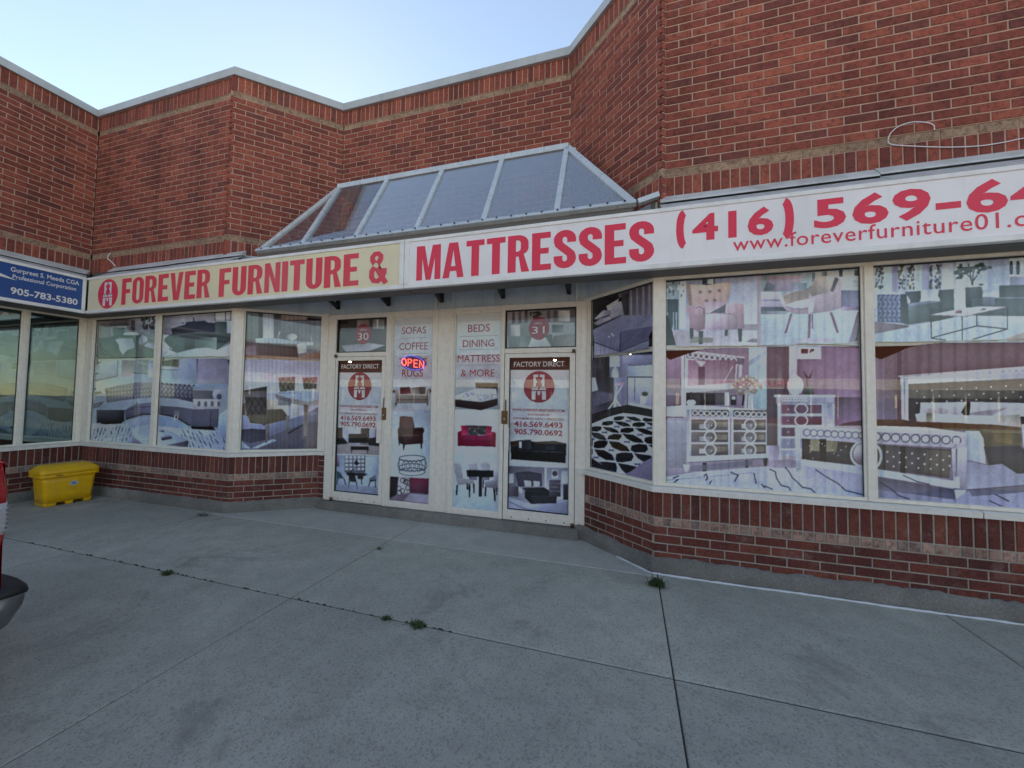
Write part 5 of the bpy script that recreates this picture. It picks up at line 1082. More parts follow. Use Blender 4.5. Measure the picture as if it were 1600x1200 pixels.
# ---- left angled light: dining set
def print_C():
    c = Cv(365, 475, 520, 715, (140, 145, 180)); c.t(370, 480, 5.22)
    c.rect(60, 20, 730, 450, (92, 96, 112)); c.rect(80, 40, 175, 260, (88, 100, 112)); c.rect(175, 60, 215, 260, (66, 74, 88)); c.rect(215, 50, 300, 260, (142, 150, 182)); c.rect(300, 50, 360, 260, (82, 84, 104)); c.poly([(360, 60), (720, 100), (720, 180), (360, 110)], (60, 50, 58)); c.rect(360, 60, 575, 105, (125, 108, 118)); c.rect(360, 110, 700, 280, (94, 102, 126))
    c.poly([(150, 255), (270, 248), (570, 285), (480, 300), (155, 290)], (125, 142, 172)); c.poly([(155, 290), (490, 310), (500, 410), (160, 390)], (66, 74, 86)); c.poly([(490, 300), (570, 285), (570, 370), (500, 380)], (142, 158, 190)); c.ell(450, 242, 42, 26, (140, 155, 190)); c.line([(350, 200), (335, 250)], 12, (120, 132, 165)); c.line([(600, 215), (610, 270)], 12, (110, 124, 155)); c.rect(570, 285, 625, 310, (132, 148, 182))
    c.poly([(70, 320), (160, 310), (160, 390), (70, 400)], (112, 108, 135)); c.poly([(70, 385), (480, 410), (700, 430), (700, 445), (70, 415)], (150, 120, 112)); c.poly([(530, 400), (640, 365), (700, 380), (700, 440), (520, 430)], (120, 98, 95))
    c.rect(40, 425, 730, 700, (142, 146, 188), c2=(150, 158, 200)); c.poly([(50, 630), (720, 640), (720, 700), (50, 690)], (160, 166, 192))
    for x0, x1, y1 in ((338, 478, 690), (535, 658, 668)):
        c.poly([(x0, 575), (x1, 568), (x1-8, y1), (x0+12, y1)], (88, 84, 88)); c.tuft([(x0+4, 578), (x1-4, 572), (x1-12, y1), (x0+14, y1)], 3, 3, (130, 126, 128), .6)
    c.rect(40, 690, 250, 900, (150, 150, 180)); c.rect(240, 755, 420, 880, (168, 156, 158)); c.poly([(30, 790), (75, 780), (70, 880), (30, 880)], (108, 84, 92))
    c.poly([(60, 680), (245, 645), (245, 880), (240, 960), (110, 945), (80, 890)], (80, 74, 78)); c.poly([(65, 690), (245, 680), (245, 735), (70, 730)], (110, 110, 130), al=.6); c.tuft([(85, 740), (240, 740), (240, 870), (95, 870)], 3, 3, (48, 44, 50), .6); c.poly([(245, 835), (370, 830), (410, 880), (400, 920), (240, 960), (90, 930), (90, 880), (240, 880)], (112, 100, 90), c2=(84, 78, 78))
    c.poly([(235, 955), (270, 950), (245, 1110), (235, 1110)], (95, 92, 105)); c.poly([(85, 940), (112, 945), (75, 1070), (60, 1070)], (150, 165, 200)); c.poly([(210, 955), (230, 955), (218, 1020), (205, 1020)], (50, 46, 58)); c.poly([(400, 890), (432, 880), (418, 1025), (402, 1025)], (112, 106, 118))
    c.poly([(310, 705), (430, 680), (700, 690), (700, 745), (575, 770), (440, 745)], (132, 148, 192)); c.line([(340, 700), (520, 700), (520, 745)], 5, (100, 108, 150)); c.poly([(310, 708), (440, 745), (575, 772), (700, 748), (700, 785), (570, 810), (430, 780), (320, 740)], (128, 122, 138)); c.poly([(545, 790), (585, 800), (570, 1050), (545, 1050)], (96, 88, 98)); c.poly([(440, 785), (510, 800), (500, 880), (440, 885)], (168, 160, 175), al=.8); c.rect(335, 740, 440, 800, (90, 92, 120), al=.7)
    c.poly([(30, 880), (90, 890), (110, 950), (240, 965), (420, 915), (545, 880), (690, 800), (690, 1160), (20, 1160)], (125, 135, 185), c2=(84, 84, 118)); c.poly([(20, 1000), (120, 990), (260, 1000), (260, 1080), (100, 1110), (20, 1080)], (70, 70, 98)); c.poly([(260, 1060), (540, 950), (690, 930), (690, 1160), (120, 1160)], (88, 84, 112)); c.poly([(120, 1150), (290, 1075), (330, 1085), (170, 1150)], (135, 150, 200)); c.line([(420, 1030), (540, 960)], 8, (40, 40, 58)); c.poly([(25, 1085), (110, 1150), (20, 1150)], (132, 148, 198))
    for p in ([(545, 790), (585, 800), (570, 1050), (545, 1050)], [(400, 890), (432, 880), (418, 1025), (402, 1025)], [(235, 955), (270, 950), (245, 1110), (235, 1110)]): c.poly(p, (104, 98, 110))
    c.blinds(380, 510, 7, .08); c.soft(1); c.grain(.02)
    c.cut([(60, 408), (250, 414), (700, 440), (700, 446), (250, 420), (140, 420), (60, 426)]); c.cut([(650, 1140), (690, 900), (700, 900), (700, 1160), (640, 1160)])
    return c
WHITE = (162, 172, 200)
def side_sofa(c):
    c.poly([(165, 835), (270, 830), (280, 900), (165, 905)], (105, 42, 60)); c.poly([(280, 840), (370, 830), (370, 905), (280, 905)], (120, 108, 112)); c.poly([(365, 830), (435, 830), (430, 905), (370, 905)], (92, 72, 82))
    c.poly([(95, 880), (110, 850), (145, 855), (160, 905), (440, 905), (450, 855), (480, 845), (500, 875), (475, 900), (470, 1000), (115, 1000), (115, 905)], (132, 116, 122), c2=(108, 94, 100)); c.line([(140, 910), (450, 912)], 12, (155, 138, 142)); c.line([(140, 962), (460, 962)], 7, (75, 58, 66)); c.line([(138, 910), (140, 995)], 6, (75, 58, 66)); c.line([(450, 910), (448, 995)], 6, (75, 58, 66)); c.ell(103, 878, 14, 14, (90, 66, 72)); c.ell(487, 872, 14, 14, (90, 66, 72))
    for x in (125, 455): c.poly([(x-12, 1000), (x+12, 1000), (x+4, 1025), (x-4, 1025)], (58, 40, 46))
def print_S1():
    c = Cv(598, 480, 690, 805, WHITE); c.rect(598, 480, 690, 640, (148, 150, 172), c2=(150, 160, 188)); c.rect(598, 640, 690, 805, (150, 164, 200), c2=(158, 182, 220)); c.t(600, 480, 6.664); side_sofa(c)
    c.t(500, 540, 4.286)
    c.poly([(535, 475), (560, 472), (620, 478), (635, 550), (690, 548), (700, 570), (690, 590), (690, 655), (560, 665), (525, 650), (520, 560), (530, 545)], (78, 44, 60), c2=(60, 36, 46)); c.poly([(540, 480), (615, 482), (628, 550), (550, 555)], (88, 52, 66)); c.poly([(555, 560), (640, 560), (690, 555), (688, 650), (560, 662)], (66, 42, 50)); c.line([(550, 600), (685, 600)], 5, (95, 60, 72))
    for p in ([(555, 662), (570, 662), (562, 700), (557, 700)], [(672, 652), (685, 652), (682, 692), (677, 692)], [(527, 650), (535, 652), (533, 668), (528, 668)]): c.poly(p, (40, 24, 32))
    for dy, ry in ((755, 20), (815, 24), (845, 26)): c.ring(617, dy, 88, ry, 5, (72, 70, 92))
    for k in range(6): c.ring(545+k*29, 800+8*math.sin(k/5*PI), 24, 38, 4, (78, 76, 98))
    c.line([(530, 755), (530, 850)], 4, (80, 78, 100)); c.line([(705, 755), (703, 850)], 4, (80, 78, 100))
    c.poly([(450, 875), (730, 890), (722, 1072), (445, 1045)], (98, 84, 112)); c.poly([(450, 875), (525, 880), (510, 1000), (450, 1030)], (46, 38, 52)); c.poly([(600, 885), (730, 892), (726, 990), (600, 985)], (120, 40, 72), c2=(98, 42, 78)); c.poly([(525, 880), (600, 885), (600, 985), (520, 1000)], (150, 145, 165)); c.poly([(600, 990), (726, 1000), (724, 1060), (560, 1040)], (138, 128, 165)); 
    for k in range(7): c.ring(550+RNG.uniform(-22, 40), 930+RNG.uniform(-40, 55), 15, 16, 4, (52, 42, 62))
    c.line([(480, 880), (460, 1030)], 6, (95, 55, 75)); c.soft(1); c.grain(.015); return c
def print_S2():
    c = Cv(695, 478, 798, 815, WHITE); c.rect(695, 478, 798, 640, (146, 154, 178), c2=(150, 164, 192)); c.rect(695, 640, 798, 815, (148, 166, 204), c2=(162, 188, 228)); c.t(690, 480, 6.664)
    c.poly([(350, 785), (590, 790), (582, 910), (560, 850), (355, 840)], (66, 52, 58)); c.line([(352, 790), (588, 793)], 8, (88, 72, 76)); c.poly([(150, 920), (250, 885), (340, 850), (570, 850), (580, 950), (410, 990), (140, 965)], (150, 156, 178)); 
    for k in range(90): c.ell(RNG.uniform(160, 560), RNG.uniform(895, 965), RNG.uniform(6, 16), RNG.uniform(5, 12), (RNG.uniform(95, 180),)*2+(RNG.uniform(130, 200),), al=.6)
    c.poly([(350, 850), (560, 850), (575, 900), (340, 905)], (165, 170, 192)); c.poly([(140, 960), (410, 988), (585, 950), (582, 1020), (410, 1075), (142, 1035)], (66, 56, 62), c2=(48, 42, 50)); c.line([(410, 990), (410, 1072)], 6, (38, 32, 40))
    c.t(680, 540, 4.0)
    c.poly([(140, 540), (165, 530), (180, 560), (350, 560), (355, 535), (380, 545), (378, 635), (350, 632), (140, 628)], (150, 28, 78), c2=(122, 24, 66)); c.poly([(160, 500), (205, 498), (210, 560), (165, 560)], (168, 36, 86)); c.poly([(315, 500), (355, 505), (350, 560), (315, 560)], (162, 34, 84)); c.poly([(200, 498), (315, 500), (318, 558), (212, 560)], (78, 62, 82)); 
    for k in range(40): c.ell(RNG.uniform(205, 312), RNG.uniform(503, 555), 4, 4, (RNG.uniform(40, 130),)*3)
    c.line([(165, 595), (352, 598)], 4, (98, 14, 50)); c.line([(258, 562), (258, 598)], 4, (98, 14, 50))
    ch_, cd = (142, 142, 170), (96, 96, 124)
    for x in (205, 282): c.poly([(x, 735), (x+35, 725), (x+62, 740), (x+58, 830), (x+8, 830)], ch_); c.tuft([(x+4, 738), (x+58, 742), (x+55, 800), (x+8, 800)], 4, 3, cd, .7); c.poly([(x+4, 820), (x+60, 820), (x+55, 842), (x+8, 842)], cd)
    c.poly([(110, 735), (135, 725), (165, 740), (175, 830), (240, 838), (242, 862), (140, 872), (125, 800)], ch_); c.tuft([(118, 735), (160, 742), (168, 825), (130, 830)], 3, 4, cd, .6); c.poly([(310, 850), (365, 840), (366, 765), (395, 755), (392, 895), (312, 885)], ch_, c2=(118, 118, 150))
    c.poly([(195, 778), (365, 780), (365, 822), (200, 820)], (26, 24, 32)); c.rect(272, 820, 292, 945, (24, 22, 32)); 
    for p in ([(132, 872), (142, 872), (138, 935), (130, 935)], [(208, 866), (220, 866), (218, 948), (210, 948)], [(236, 862), (246, 862), (246, 922), (238, 922)], [(310, 885), (320, 885), (318, 942), (308, 942)], [(362, 892), (376, 895), (378, 972), (370, 972)], [(296, 842), (304, 842), (302, 890), (296, 890)], [(195, 860), (204, 862), (206, 900), (196, 900)], [(380, 890), (390, 890), (388, 935), (382, 935)]): c.poly(p, (26, 24, 34))
    c.soft(1); c.grain(.015); return c
def print_D1():
    c = Cv(512, 550, 610, 790, (152, 162, 192)); c.rect(510, 550, 615, 582, (38, 38, 42)); c.t(500, 540, 4.286)
    c.poly([(100, 548), (405, 556), (392, 735), (92, 722)], (98, 88, 102)); c.poly([(150, 550), (280, 553), (270, 660), (150, 655)], (135, 140, 182)); c.rect(108, 550, 150, 640, (62, 48, 58)); c.rect(275, 553, 335, 650, (72, 56, 64)); c.poly([(330, 555), (372, 556), (368, 650), (330, 640)], (120, 125, 165))
    c.poly([(190, 592), (300, 590), (320, 615), (318, 652), (190, 652)], (36, 28, 34)); c.poly([(102, 615), (140, 600), (188, 655), (170, 680), (105, 670)], (38, 30, 36)); c.poly([(310, 625), (395, 610), (395, 680), (330, 670)], (44, 34, 42)); c.poly([(95, 665), (200, 655), (400, 675), (392, 735), (92, 722)], (128, 120, 135)); c.poly([(205, 675), (325, 675), (328, 700), (205, 698)], (40, 32, 38))
    for x in (212, 320): c.line([(x, 698), (x, 722)], 5, (40, 32, 38))
    c.line([(92, 726), (395, 738)], 6, (165, 172, 192)); c.poly([(92, 732), (392, 742), (386, 1005), (82, 975)], (128, 142, 182)); c.rect(165, 735, 305, 850, (88, 92, 125)); 
    for j in range(4):
        for i in range(5): c.rect(170+i*27, 740+j*26, 188+i*27, 756+j*26, (170, 178, 205))
    c.rect(95, 745, 130, 810, (112, 96, 130)); c.poly([(232, 775), (248, 765), (260, 790), (255, 800), (232, 800)], (18, 18, 24)); c.poly([(175, 850), (320, 855), (315, 872), (180, 868)], (30, 26, 36)); 
    for p in ([(190, 860), (235, 870), (245, 915), (195, 910)], [(110, 840), (135, 850), (160, 890), (112, 888)], [(330, 890), (372, 865), (378, 905), (335, 912)], [(250, 860), (290, 860), (288, 895), (252, 893)]): c.poly(p, (52, 50, 62) if p[0][0] > 180 else (62, 88, 110))
    for L in ([(195, 910), (190, 955)], [(243, 915), (250, 960)], [(120, 888), (112, 930)], [(160, 888), (172, 932)], [(335, 910), (325, 945)], [(370, 905), (372, 950)], [(275, 870), (280, 930)], [(212, 868), (206, 840), (245, 820)]): c.line(L, 5, (34, 30, 40))
    c.poly([(82, 925), (386, 945), (386, 1005), (82, 975)], (112, 118, 158), al=.6); c.rect(305, 745, 385, 900, (142, 162, 205), al=.6); c.soft(1); c.grain(.015)
    c.t(515, 550, 8.0); c.cut([(95, 95), (670, 95), (665, 190), (600, 160), (500, 135), (380, 128), (260, 140), (150, 190), (100, 215)]); return c
def print_D2():
    c = Cv(780, 550, 905, 815, (152, 164, 192)); c.rect(780, 545, 905, 578, (40, 38, 40)); c.t(680, 540, 4.0)
    c.rect(450, 480, 850, 760, (150, 162, 188)); c.poly([(470, 600), (540, 590), (620, 600), (750, 596), (820, 612), (815, 735), (475, 715)], (24, 27, 36), c2=(14, 15, 22)); c.poly([(530, 590), (600, 588), (605, 650), (540, 650)], (40, 48, 62)); c.poly([(690, 600), (752, 600), (750, 650), (690, 650)], (32, 38, 52)); c.line([(480, 655), (812, 668)], 5, (46, 50, 64)); c.line([(478, 715), (815, 738)], 7, (155, 160, 178)); c.rect(525, 600, 540, 640, (140, 148, 172)); c.poly([(600, 570), (690, 570), (680, 600), (610, 598)], (165, 165, 160), al=.5)
    c.poly([(455, 752), (840, 765), (830, 1060), (445, 1025)], (125, 128, 165)); c.poly([(455, 752), (690, 762), (690, 900), (455, 890)], (108, 104, 132)); c.rect(690, 765, 830, 960, (132, 136, 172)); c.line([(690, 765), (690, 900)], 12, (165, 172, 205))
    c.poly([(500, 795), (580, 785), (665, 800), (668, 880), (520, 880)], (62, 58, 82)); c.tuft([(505, 798), (662, 804), (660, 880), (520, 878)], 8, 4, (98, 94, 122), .6); c.poly([(555, 842), (600, 848), (600, 880), (560, 880)], (175, 180, 205)); c.poly([(612, 845), (655, 850), (650, 880), (615, 880)], (170, 175, 200)); c.poly([(540, 890), (680, 885), (760, 935), (600, 935)], (52, 46, 62)); c.poly([(560, 910), (760, 930), (758, 985), (600, 990), (560, 950)], (40, 40, 54)); c.tuft([(600, 938), (755, 935), (752, 982), (602, 986)], 9, 2, (78, 78, 100), .6); c.poly([(520, 880), (545, 890), (545, 925), (525, 915)], (160, 165, 190))
    c.poly([(452, 880), (520, 880), (520, 945), (452, 940)], (88, 80, 105)); c.rect(455, 800, 490, 860, (142, 148, 180)); c.rect(712, 840, 785, 945, (74, 68, 92)); 
    for yy in (862, 885, 910): c.line([(714, 860+yy-862), (784, 862+yy-862)], 3, (120, 112, 138))
    c.rect(728, 770, 770, 830, (150, 150, 175)); c.ell(748, 800, 16, 16, (82, 72, 95)); c.rect(800, 868, 830, 965, (60, 56, 76)); c.rect(788, 785, 828, 860, (158, 165, 195)); c.poly([(450, 945), (600, 990), (760, 985), (830, 970), (830, 1060), (445, 1025)], (128, 134, 182)); c.line([(460, 975), (560, 1020), (700, 1045)], 4, (82, 84, 122)); c.soft(1); c.grain(.015)
    c.t(780, 550, 8.0); c.cut([(130, 70), (895, 70), (895, 185), (840, 150), (740, 115), (560, 100), (300, 108), (180, 128), (130, 135)]); return c
def print_T(which):
    if which == 1:
        c = Cv(515, 485, 615, 560, (72, 72, 82)); c.t(500, 430, 7.27); c.rect(180, 480, 780, 640, (66, 60, 68)); c.rect(420, 500, 560, 640, (108, 98, 106)); c.rect(600, 500, 730, 610, (112, 110, 122)); c.rect(220, 520, 320, 555, (42, 32, 38)); c.rect(645, 500, 660, 600, (150, 150, 160)); c.poly([(210, 640), (760, 610), (750, 830), (560, 860), (260, 850), (210, 780)], (82, 88, 102), c2=(66, 70, 84)); c.poly([(240, 800), (560, 770), (740, 795), (560, 860), (290, 880)], (120, 124, 152)); c.line([(240, 820), (300, 885), (560, 870), (740, 815)], 10, (52, 56, 68))
    else:
        c = Cv(785, 475, 910, 555, (120, 128, 142)); c.t(600, 360, 4.0); c.rect(760, 480, 1200, 600, (112, 106, 118)); 
        for x in (800, 840, 880, 1020, 1060): c.rect(x, 500, x+18, 590, (86, 78, 88))
        c.rect(1090, 500, 1160, 570, (150, 150, 165)); 
        for k in range(20): c.ell(RNG.uniform(915, 980), RNG.uniform(510, 545), 7, 6, (58, 52, 58))
        c.poly([(770, 580), (1195, 575), (1195, 740), (780, 740)], (122, 136, 152), c2=(96, 110, 122)); c.poly([(860, 660), (1050, 650), (1060, 735), (840, 735)], (92, 108, 116)); c.poly([(930, 655), (1000, 655), (1050, 730), (900, 730)], (140, 150, 170)); c.rect(1050, 590, 1120, 640, (88, 98, 112)); c.rect(790, 590, 850, 660, (145, 155, 175)); c.poly([(1060, 660), (1195, 650), (1195, 730), (1050, 730)], (108, 112, 122))
    c.soft(1); c.grain(.015)
    return c
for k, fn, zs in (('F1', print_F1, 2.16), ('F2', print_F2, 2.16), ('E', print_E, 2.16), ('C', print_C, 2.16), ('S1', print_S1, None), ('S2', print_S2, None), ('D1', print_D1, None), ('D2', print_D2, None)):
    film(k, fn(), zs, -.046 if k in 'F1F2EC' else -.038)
cb = print_B(); film('B1', cb, 2.16); film('B2', cb, 2.16)
film('T1', print_T(1), None, -.038); film('T2', print_T(2), None, -.038)
cf = Cv(1590, 380, 1600, 400, (150, 150, 170)); film('F3', cf, None, dens=.05); film('F4', cf, None, dens=.05)
# ---- lettering on the films, set just in front of the vinyl behind the pane
def fl(key, t=-.0345):
    W = PANES[key][0]; return (lambda x, z, l: (x, YP-t-l*.3, z)), PANES[key][5]
def px_word(key, txt, u0, v0, u1, v1, mat, bold=.02, t=-.0345):
    """u0,v0 = lower left, u1,v1 = upper right of the capitals in the photograph"""
    f, par = fl(key, t); a = onY(u0, v0, YP-t); b = onY(u1, v1, YP-t); c_ = onY(u1, v0, YP-t)
    put('lettering', font_word(txt, a[0], a[2], abs(onY(u0, v1, YP-t)[2]-a[2]), b[0], bold), mat, par, f)
def px_rule(key, u0, u1, v, mat='inkgrey', w=.004):
    f, par = fl(key); a, b = onY(u0, v, YP+.0345), onY(u1, v, YP+.0345); z = (a[2]+b[2])/2
    put('rule', ([(a[0], z-w/2, 0), (b[0], z-w/2, 0), (b[0], z+w/2, 0), (a[0], z+w/2, 0)], [(0, 1, 2, 3)]), mat, par, f)
px_word('S1', 'SOFAS', 627.5, 522, 666, 511.5, 'maroon', .009); px_word('S1', 'COFFEE', 623.5, 547, 668.5, 536, 'maroon', .009); px_word('S1', 'TABLES', 624, 571, 667, 560, 'maroon', .009); px_word('S1', 'RUGS', 628, 588.5, 661, 577.5, 'maroon', .009)
px_rule('S1', 624, 670, 528); px_rule('S1', 623, 669, 552.5); px_rule('S1', 622, 668, 571.5)
px_word('S2', 'BEDS', 731, 519, 765.5, 507.5, 'maroon', .009); px_word('S2', 'DINING', 723, 542.5, 772, 531.5, 'maroon', .009); px_word('S2', 'MATTRESS', 715, 566, 781, 555, 'maroon', .0); px_word('S2', '& MORE', 720, 588.5, 773, 577.5, 'maroon', .0)
px_rule('S2', 718, 779, 525); px_rule('S2', 717, 778, 546); px_rule('S2', 715, 777, 570.5)
def badge(key, u, v, r, t=-.0345):
    W, s0, s1, z0, z1, par = PANES[key]; c0 = onY(u, v, YP-t); e = abs(onY(u+r, v, YP-t)[0]-c0[0])
    d_, w_, r_ = emblem(c0[0], c0[2], e); P = lambda k: (lambda x, z, l: (x, YP-t-k, z))
    put('emblem', d_, 'inkred', par, P(0)); put('emblem_figure', w_, 'whitetext', par, P(.0008)); put('emblem_flower', r_, 'inkred', par, P(.0014))
badge('D1', 561.8, 603.5, 18.5); badge('D2', 842, 604.5, 24.5)
px_word('D1', 'FACTORY DIRECT', 533.5, 576, 592, 569.5, 'whitetext', .01); px_word('D1', 'WWW.FOREVERFURNITURE01.COM', 530.5, 636, 590.5, 632.5, 'maroon', .01); px_word('D1', 'SPECIALIZED IN', 547.5, 641.8, 572, 639, 'maroon', .006); px_word('D1', 'CUSTOM MADE SOFAS / UPHOLSTERY', 530, 647, 589.5, 644, 'maroon', .006)
px_word('D1', '416.569.6493', 531.5, 656, 587, 649, 'maroon', .022); px_word('D1', '905.790.0692', 531.5, 665.5, 587, 658.5, 'maroon', .022)
px_word('D2', 'FACTORY DIRECT', 803, 573, 882, 565.5, 'whitetext', .01); px_word('D2', 'WWW.FOREVERFURNITURE01.COM', 800.5, 642, 882, 638, 'maroon', .012); px_word('D2', 'SPECIALIZED IN', 824.5, 649, 858, 646, 'maroon', .006); px_word('D2', 'CUSTOM MADE SOFAS / UPHOLSTERY', 801.5, 655, 882, 651.5, 'maroon', .006)
px_word('D2', '416.569.6493', 803.5, 666, 879, 658, 'maroon', .022); px_word('D2', '905.790.0692', 803.5, 678, 879, 670, 'maroon', .022)
def unit_disc(key, u, v, r, num, un, vn, w):
    W, s0, s1, z0, z1, par = PANES[key]; c0 = onY(u, v, YP+.0345); e = abs(onY(u+r, v, YP+.0345)[0]-c0[0])
    put('unit_disc', disc(c0[0], c0[2], e, e*1.12), 'inkred', par, lambda x, z, l: (x, YP+.0345, z))
    px_word(key, num, un-w, vn, un+w, vn-11, 'whitetext', 0., -.0338); px_word(key, 'UNIT #', un-w*.6, vn-14.5, un+w*.6, vn-17.5, 'whitetext', .01, -.0338)
unit_disc('T1', 567.5, 522, 12.3, '30', 567.5, 531.5, 8.5); unit_disc('T2', 842, 513, 16, '31', 841, 521.5, 10)
# ================================================================== neon OPEN sign inside the left sidelight
ne = tag(empty('neon_sign', tuple(onY(645, 575, YP+.02))), 'glowing red and blue OPEN neon sign in the tall light left of the centre post', 'neon sign')
NI = Matrix.Translation(-ne.location)
def chn(o): o.parent = ne; o.matrix_parent_inverse = NI; return o
M['neonred'] = emit_mat('red neon', (1, .12, .08), 1.1); M['neonblue'] = emit_mat('blue neon', (.14, .16, 1), .28); M['neonback'] = simple('sign backing', (.10, .05, .14), .5)
yN = YP+.0215; c0 = onY(645.5, 567, yN); ex = abs(onY(663.5, 567, yN)[0]-c0[0]); ez = abs(onY(645.5, 556.5, yN)[2]-c0[2])
el = [(c0[0]+ex*math.cos(t)+.012*math.sin(t), yN-.010, c0[2]+ez*math.sin(t)-.03*math.cos(t)) for t in [2*PI*k/36 for k in range(37)]]
V, T = disc(c0[0], c0[2], ex*1.03, ez*1.05); chn(mesh_obj('backing', [(x, yN-.004, z) for x, z, _ in V], T, M['neonback']))
chn(MB().tube(el, .006, 6, cap=False).build('oval_tube', M['neonblue'], None, True))
L0, L1 = onY(628.5, 573, yN), onY(664.5, 573, yN); wL = (L1[0]-L0[0])/4; hL = ez*1.05
paths = {'O': [[(.42+.36*math.cos(t), .5+.48*math.sin(t)) for t in [2*PI*k/14 for k in range(15)]]], 'P': [[(.12, 0), (.12, 1), (.55, 1), (.78, .78), (.55, .5), (.12, .5)]], 'E': [[(.78, 1), (.15, 1), (.15, 0), (.78, 0)], [(.15, .52), (.66, .52)]], 'N': [[(.12, 0), (.12, 1), (.80, 0), (.80, 1)]]}
for k, chh in enumerate('OPEN'):
    m_ = MB()
    for p_ in paths[chh]: m_.tube([(L0[0]+(k+a)*wL, yN-.016, c0[2]-hL*.52-(k+a)*.012+.02+b*hL) for a, b in p_], .0065, 6)
    chn(m_.build('letter_tube', M['neonred'], None, True))
# ================================================================== lamps in the shop, seen where the film has come away
def lamp(u, v, Y, r, label):
    P = onY(u, v, Y); t = tag(empty('ceiling_spotlight', tuple(P)), label, 'lamp', 'spotlights inside the shop')
    b = MB().tube([(0, 0, .0), (0, .0, r*1.4), (0, 0, r*3)], [r*1.15, r*1.2, r*.6], 10).build('housing', M['black'], t, True)
    n = 8; V = []; F_ = []
    for i in range(5):
        for k in range(n): a = PI/2*i/4; V.append((r*math.cos(2*PI*k/n)*math.cos(a), r*math.sin(2*PI*k/n)*math.cos(a), -r*math.sin(a)))
    for i in range(4):
        for k in range(n): F_.append((i*n+k, (i+1)*n+k, (i+1)*n+(k+1) % n, i*n+(k+1) % n))
    mesh_obj('bulb', V, F_, M['lamp'], t, True)
    MB().tube([(0, 0, r*2.6), (0, 0, max(.02, 2.868-P[2]))], .006, 6).build('stem', M['black'], t)
lamp(985, 551.5, 5.6, .022, 'lit spotlight in the gap between the films of the angled light beside unit 31')
lamp(867, 562, 5.6, .022, 'lit spotlight above the lifted film at the top of the unit 31 door')
lamp(547, 564.5, 5.6, .022, 'lit spotlight behind the top of the unit 30 door, above its lifted film')
# ================================================================== yellow grit bin
def rr_ring(w, d, r, z, n=5, cx=0, cy=0):
    P = []
    for sx, sy, a0 in ((1, -1, -90), (1, 1, 0), (-1, 1, 90), (-1, -1, 180)):
        for k in range(n+1):
            a = math.radians(a0+90*k/n); P.append((cx+sx*(w/2-r)+r*math.cos(a), cy+sy*(d/2-r)+r*math.sin(a), z))
    return P
def loft(rings, cap0=True, cap1=True):
    n = len(rings[0]); V = [p for R in rings for p in R]; Fc = []
    for i in range(len(rings)-1):
        for k in range(n): Fc.append((i*n+k, i*n+(k+1) % n, (i+1)*n+(k+1) % n, (i+1)*n+k))
    if cap0: Fc.append(tuple(range(n-1, -1, -1)))
    if cap1: Fc.append(tuple((len(rings)-1)*n+k for k in range(n)))
    return V, Fc
M['yellow'] = simple('yellow moulded plastic', (.88, .48, .006), .42, 0, (.46, .27, .06), 9, .4, .1, 200, .3)
M['sticker'] = simple('pale sticker', (.5, .6, .66), .4); M['stickerblue'] = simple('blue grey print', (.17, .28, .40), .5)
bn = tag(empty('grit_bin', (-7.975, 3.555, 0), math.radians(-5)), 'yellow plastic grit bin with a hinged lid in the corner under the blue sign', 'bin')
# body: long side faces +X, two fork slots at its foot
bw, bd, bh = .36, .55, .43
rings = [rr_ring(bw*(.86+.14*f)-.02*0, bd*(.88+.12*f), .05, bh*f) for f in (.115, .4, .75, 1.)]
V, Fc = loft(rings, True, True); mesh_obj('body', V, Fc, M['yellow'], bn, True)
ft = MB()
for y0, y1 in ((-.238, -.115), (-.03, .05), (.155, .238)):
    ft.hexa([(-.15, y0, 0), (.15, y0, 0), (.15, y1, 0), (-.15, y1, 0), (-.152, y0*1.02-.004*(y0 < 0), bh*.14), (.153, y0*1.02-.004*(y0 < 0), bh*.14), (.153, y1*1.02+.004*(y1 > 0), bh*.14), (-.152, y1*1.02+.004*(y1 > 0), bh*.14)])
bevel(ft.build('foot', M['yellow'], bn), .018, 3)
rings = [rr_ring(bw+.045, bd+.05, .055, bh-.02), rr_ring(bw+.055, bd+.06, .055, bh-.012), rr_ring(bw+.055, bd+.06, .055, bh+.018), rr_ring(bw+.04, bd+.045, .05, bh+.024)]
V, Fc = loft(rings); mesh_obj('rim', V, Fc, M['yellow'], bn, True)
rings = [rr_ring(bw+.05, bd+.055, .055, bh+.026), rr_ring(bw+.062, bd+.066, .06, bh+.032), rr_ring(bw+.062, bd+.066, .06, bh+.072), rr_ring(bw+.03, bd+.03, .06, bh+.092), rr_ring(bw-.08, bd-.05, .06, bh+.135, cx=-.035), rr_ring(bw-.15, bd-.11, .04, bh+.142, cx=-.04)]
V, Fc = loft(rings); mesh_obj('lid', V, Fc, M['yellow'], bn, True)
bevel(MB().box(bw/2+.026, bw/2+.034, -.16, -.09, bh+.004, bh+.014).build('latch', M['brass'], bn), .002)
dm = lambda s, x: [(x, .035-s, bh*.70), (x, .035, bh*.70-s*.85), (x, .035+s, bh*.70), (x, .035, bh*.70+s*.85)]
mesh_obj('sticker', dm(.052, bw*.478+.004), [(0, 1, 2, 3)], M['sticker'], bn); mesh_obj('sticker_print', dm(.036, bw*.478+.0048), [(0, 1, 2, 3)], M['stickerblue'], bn)
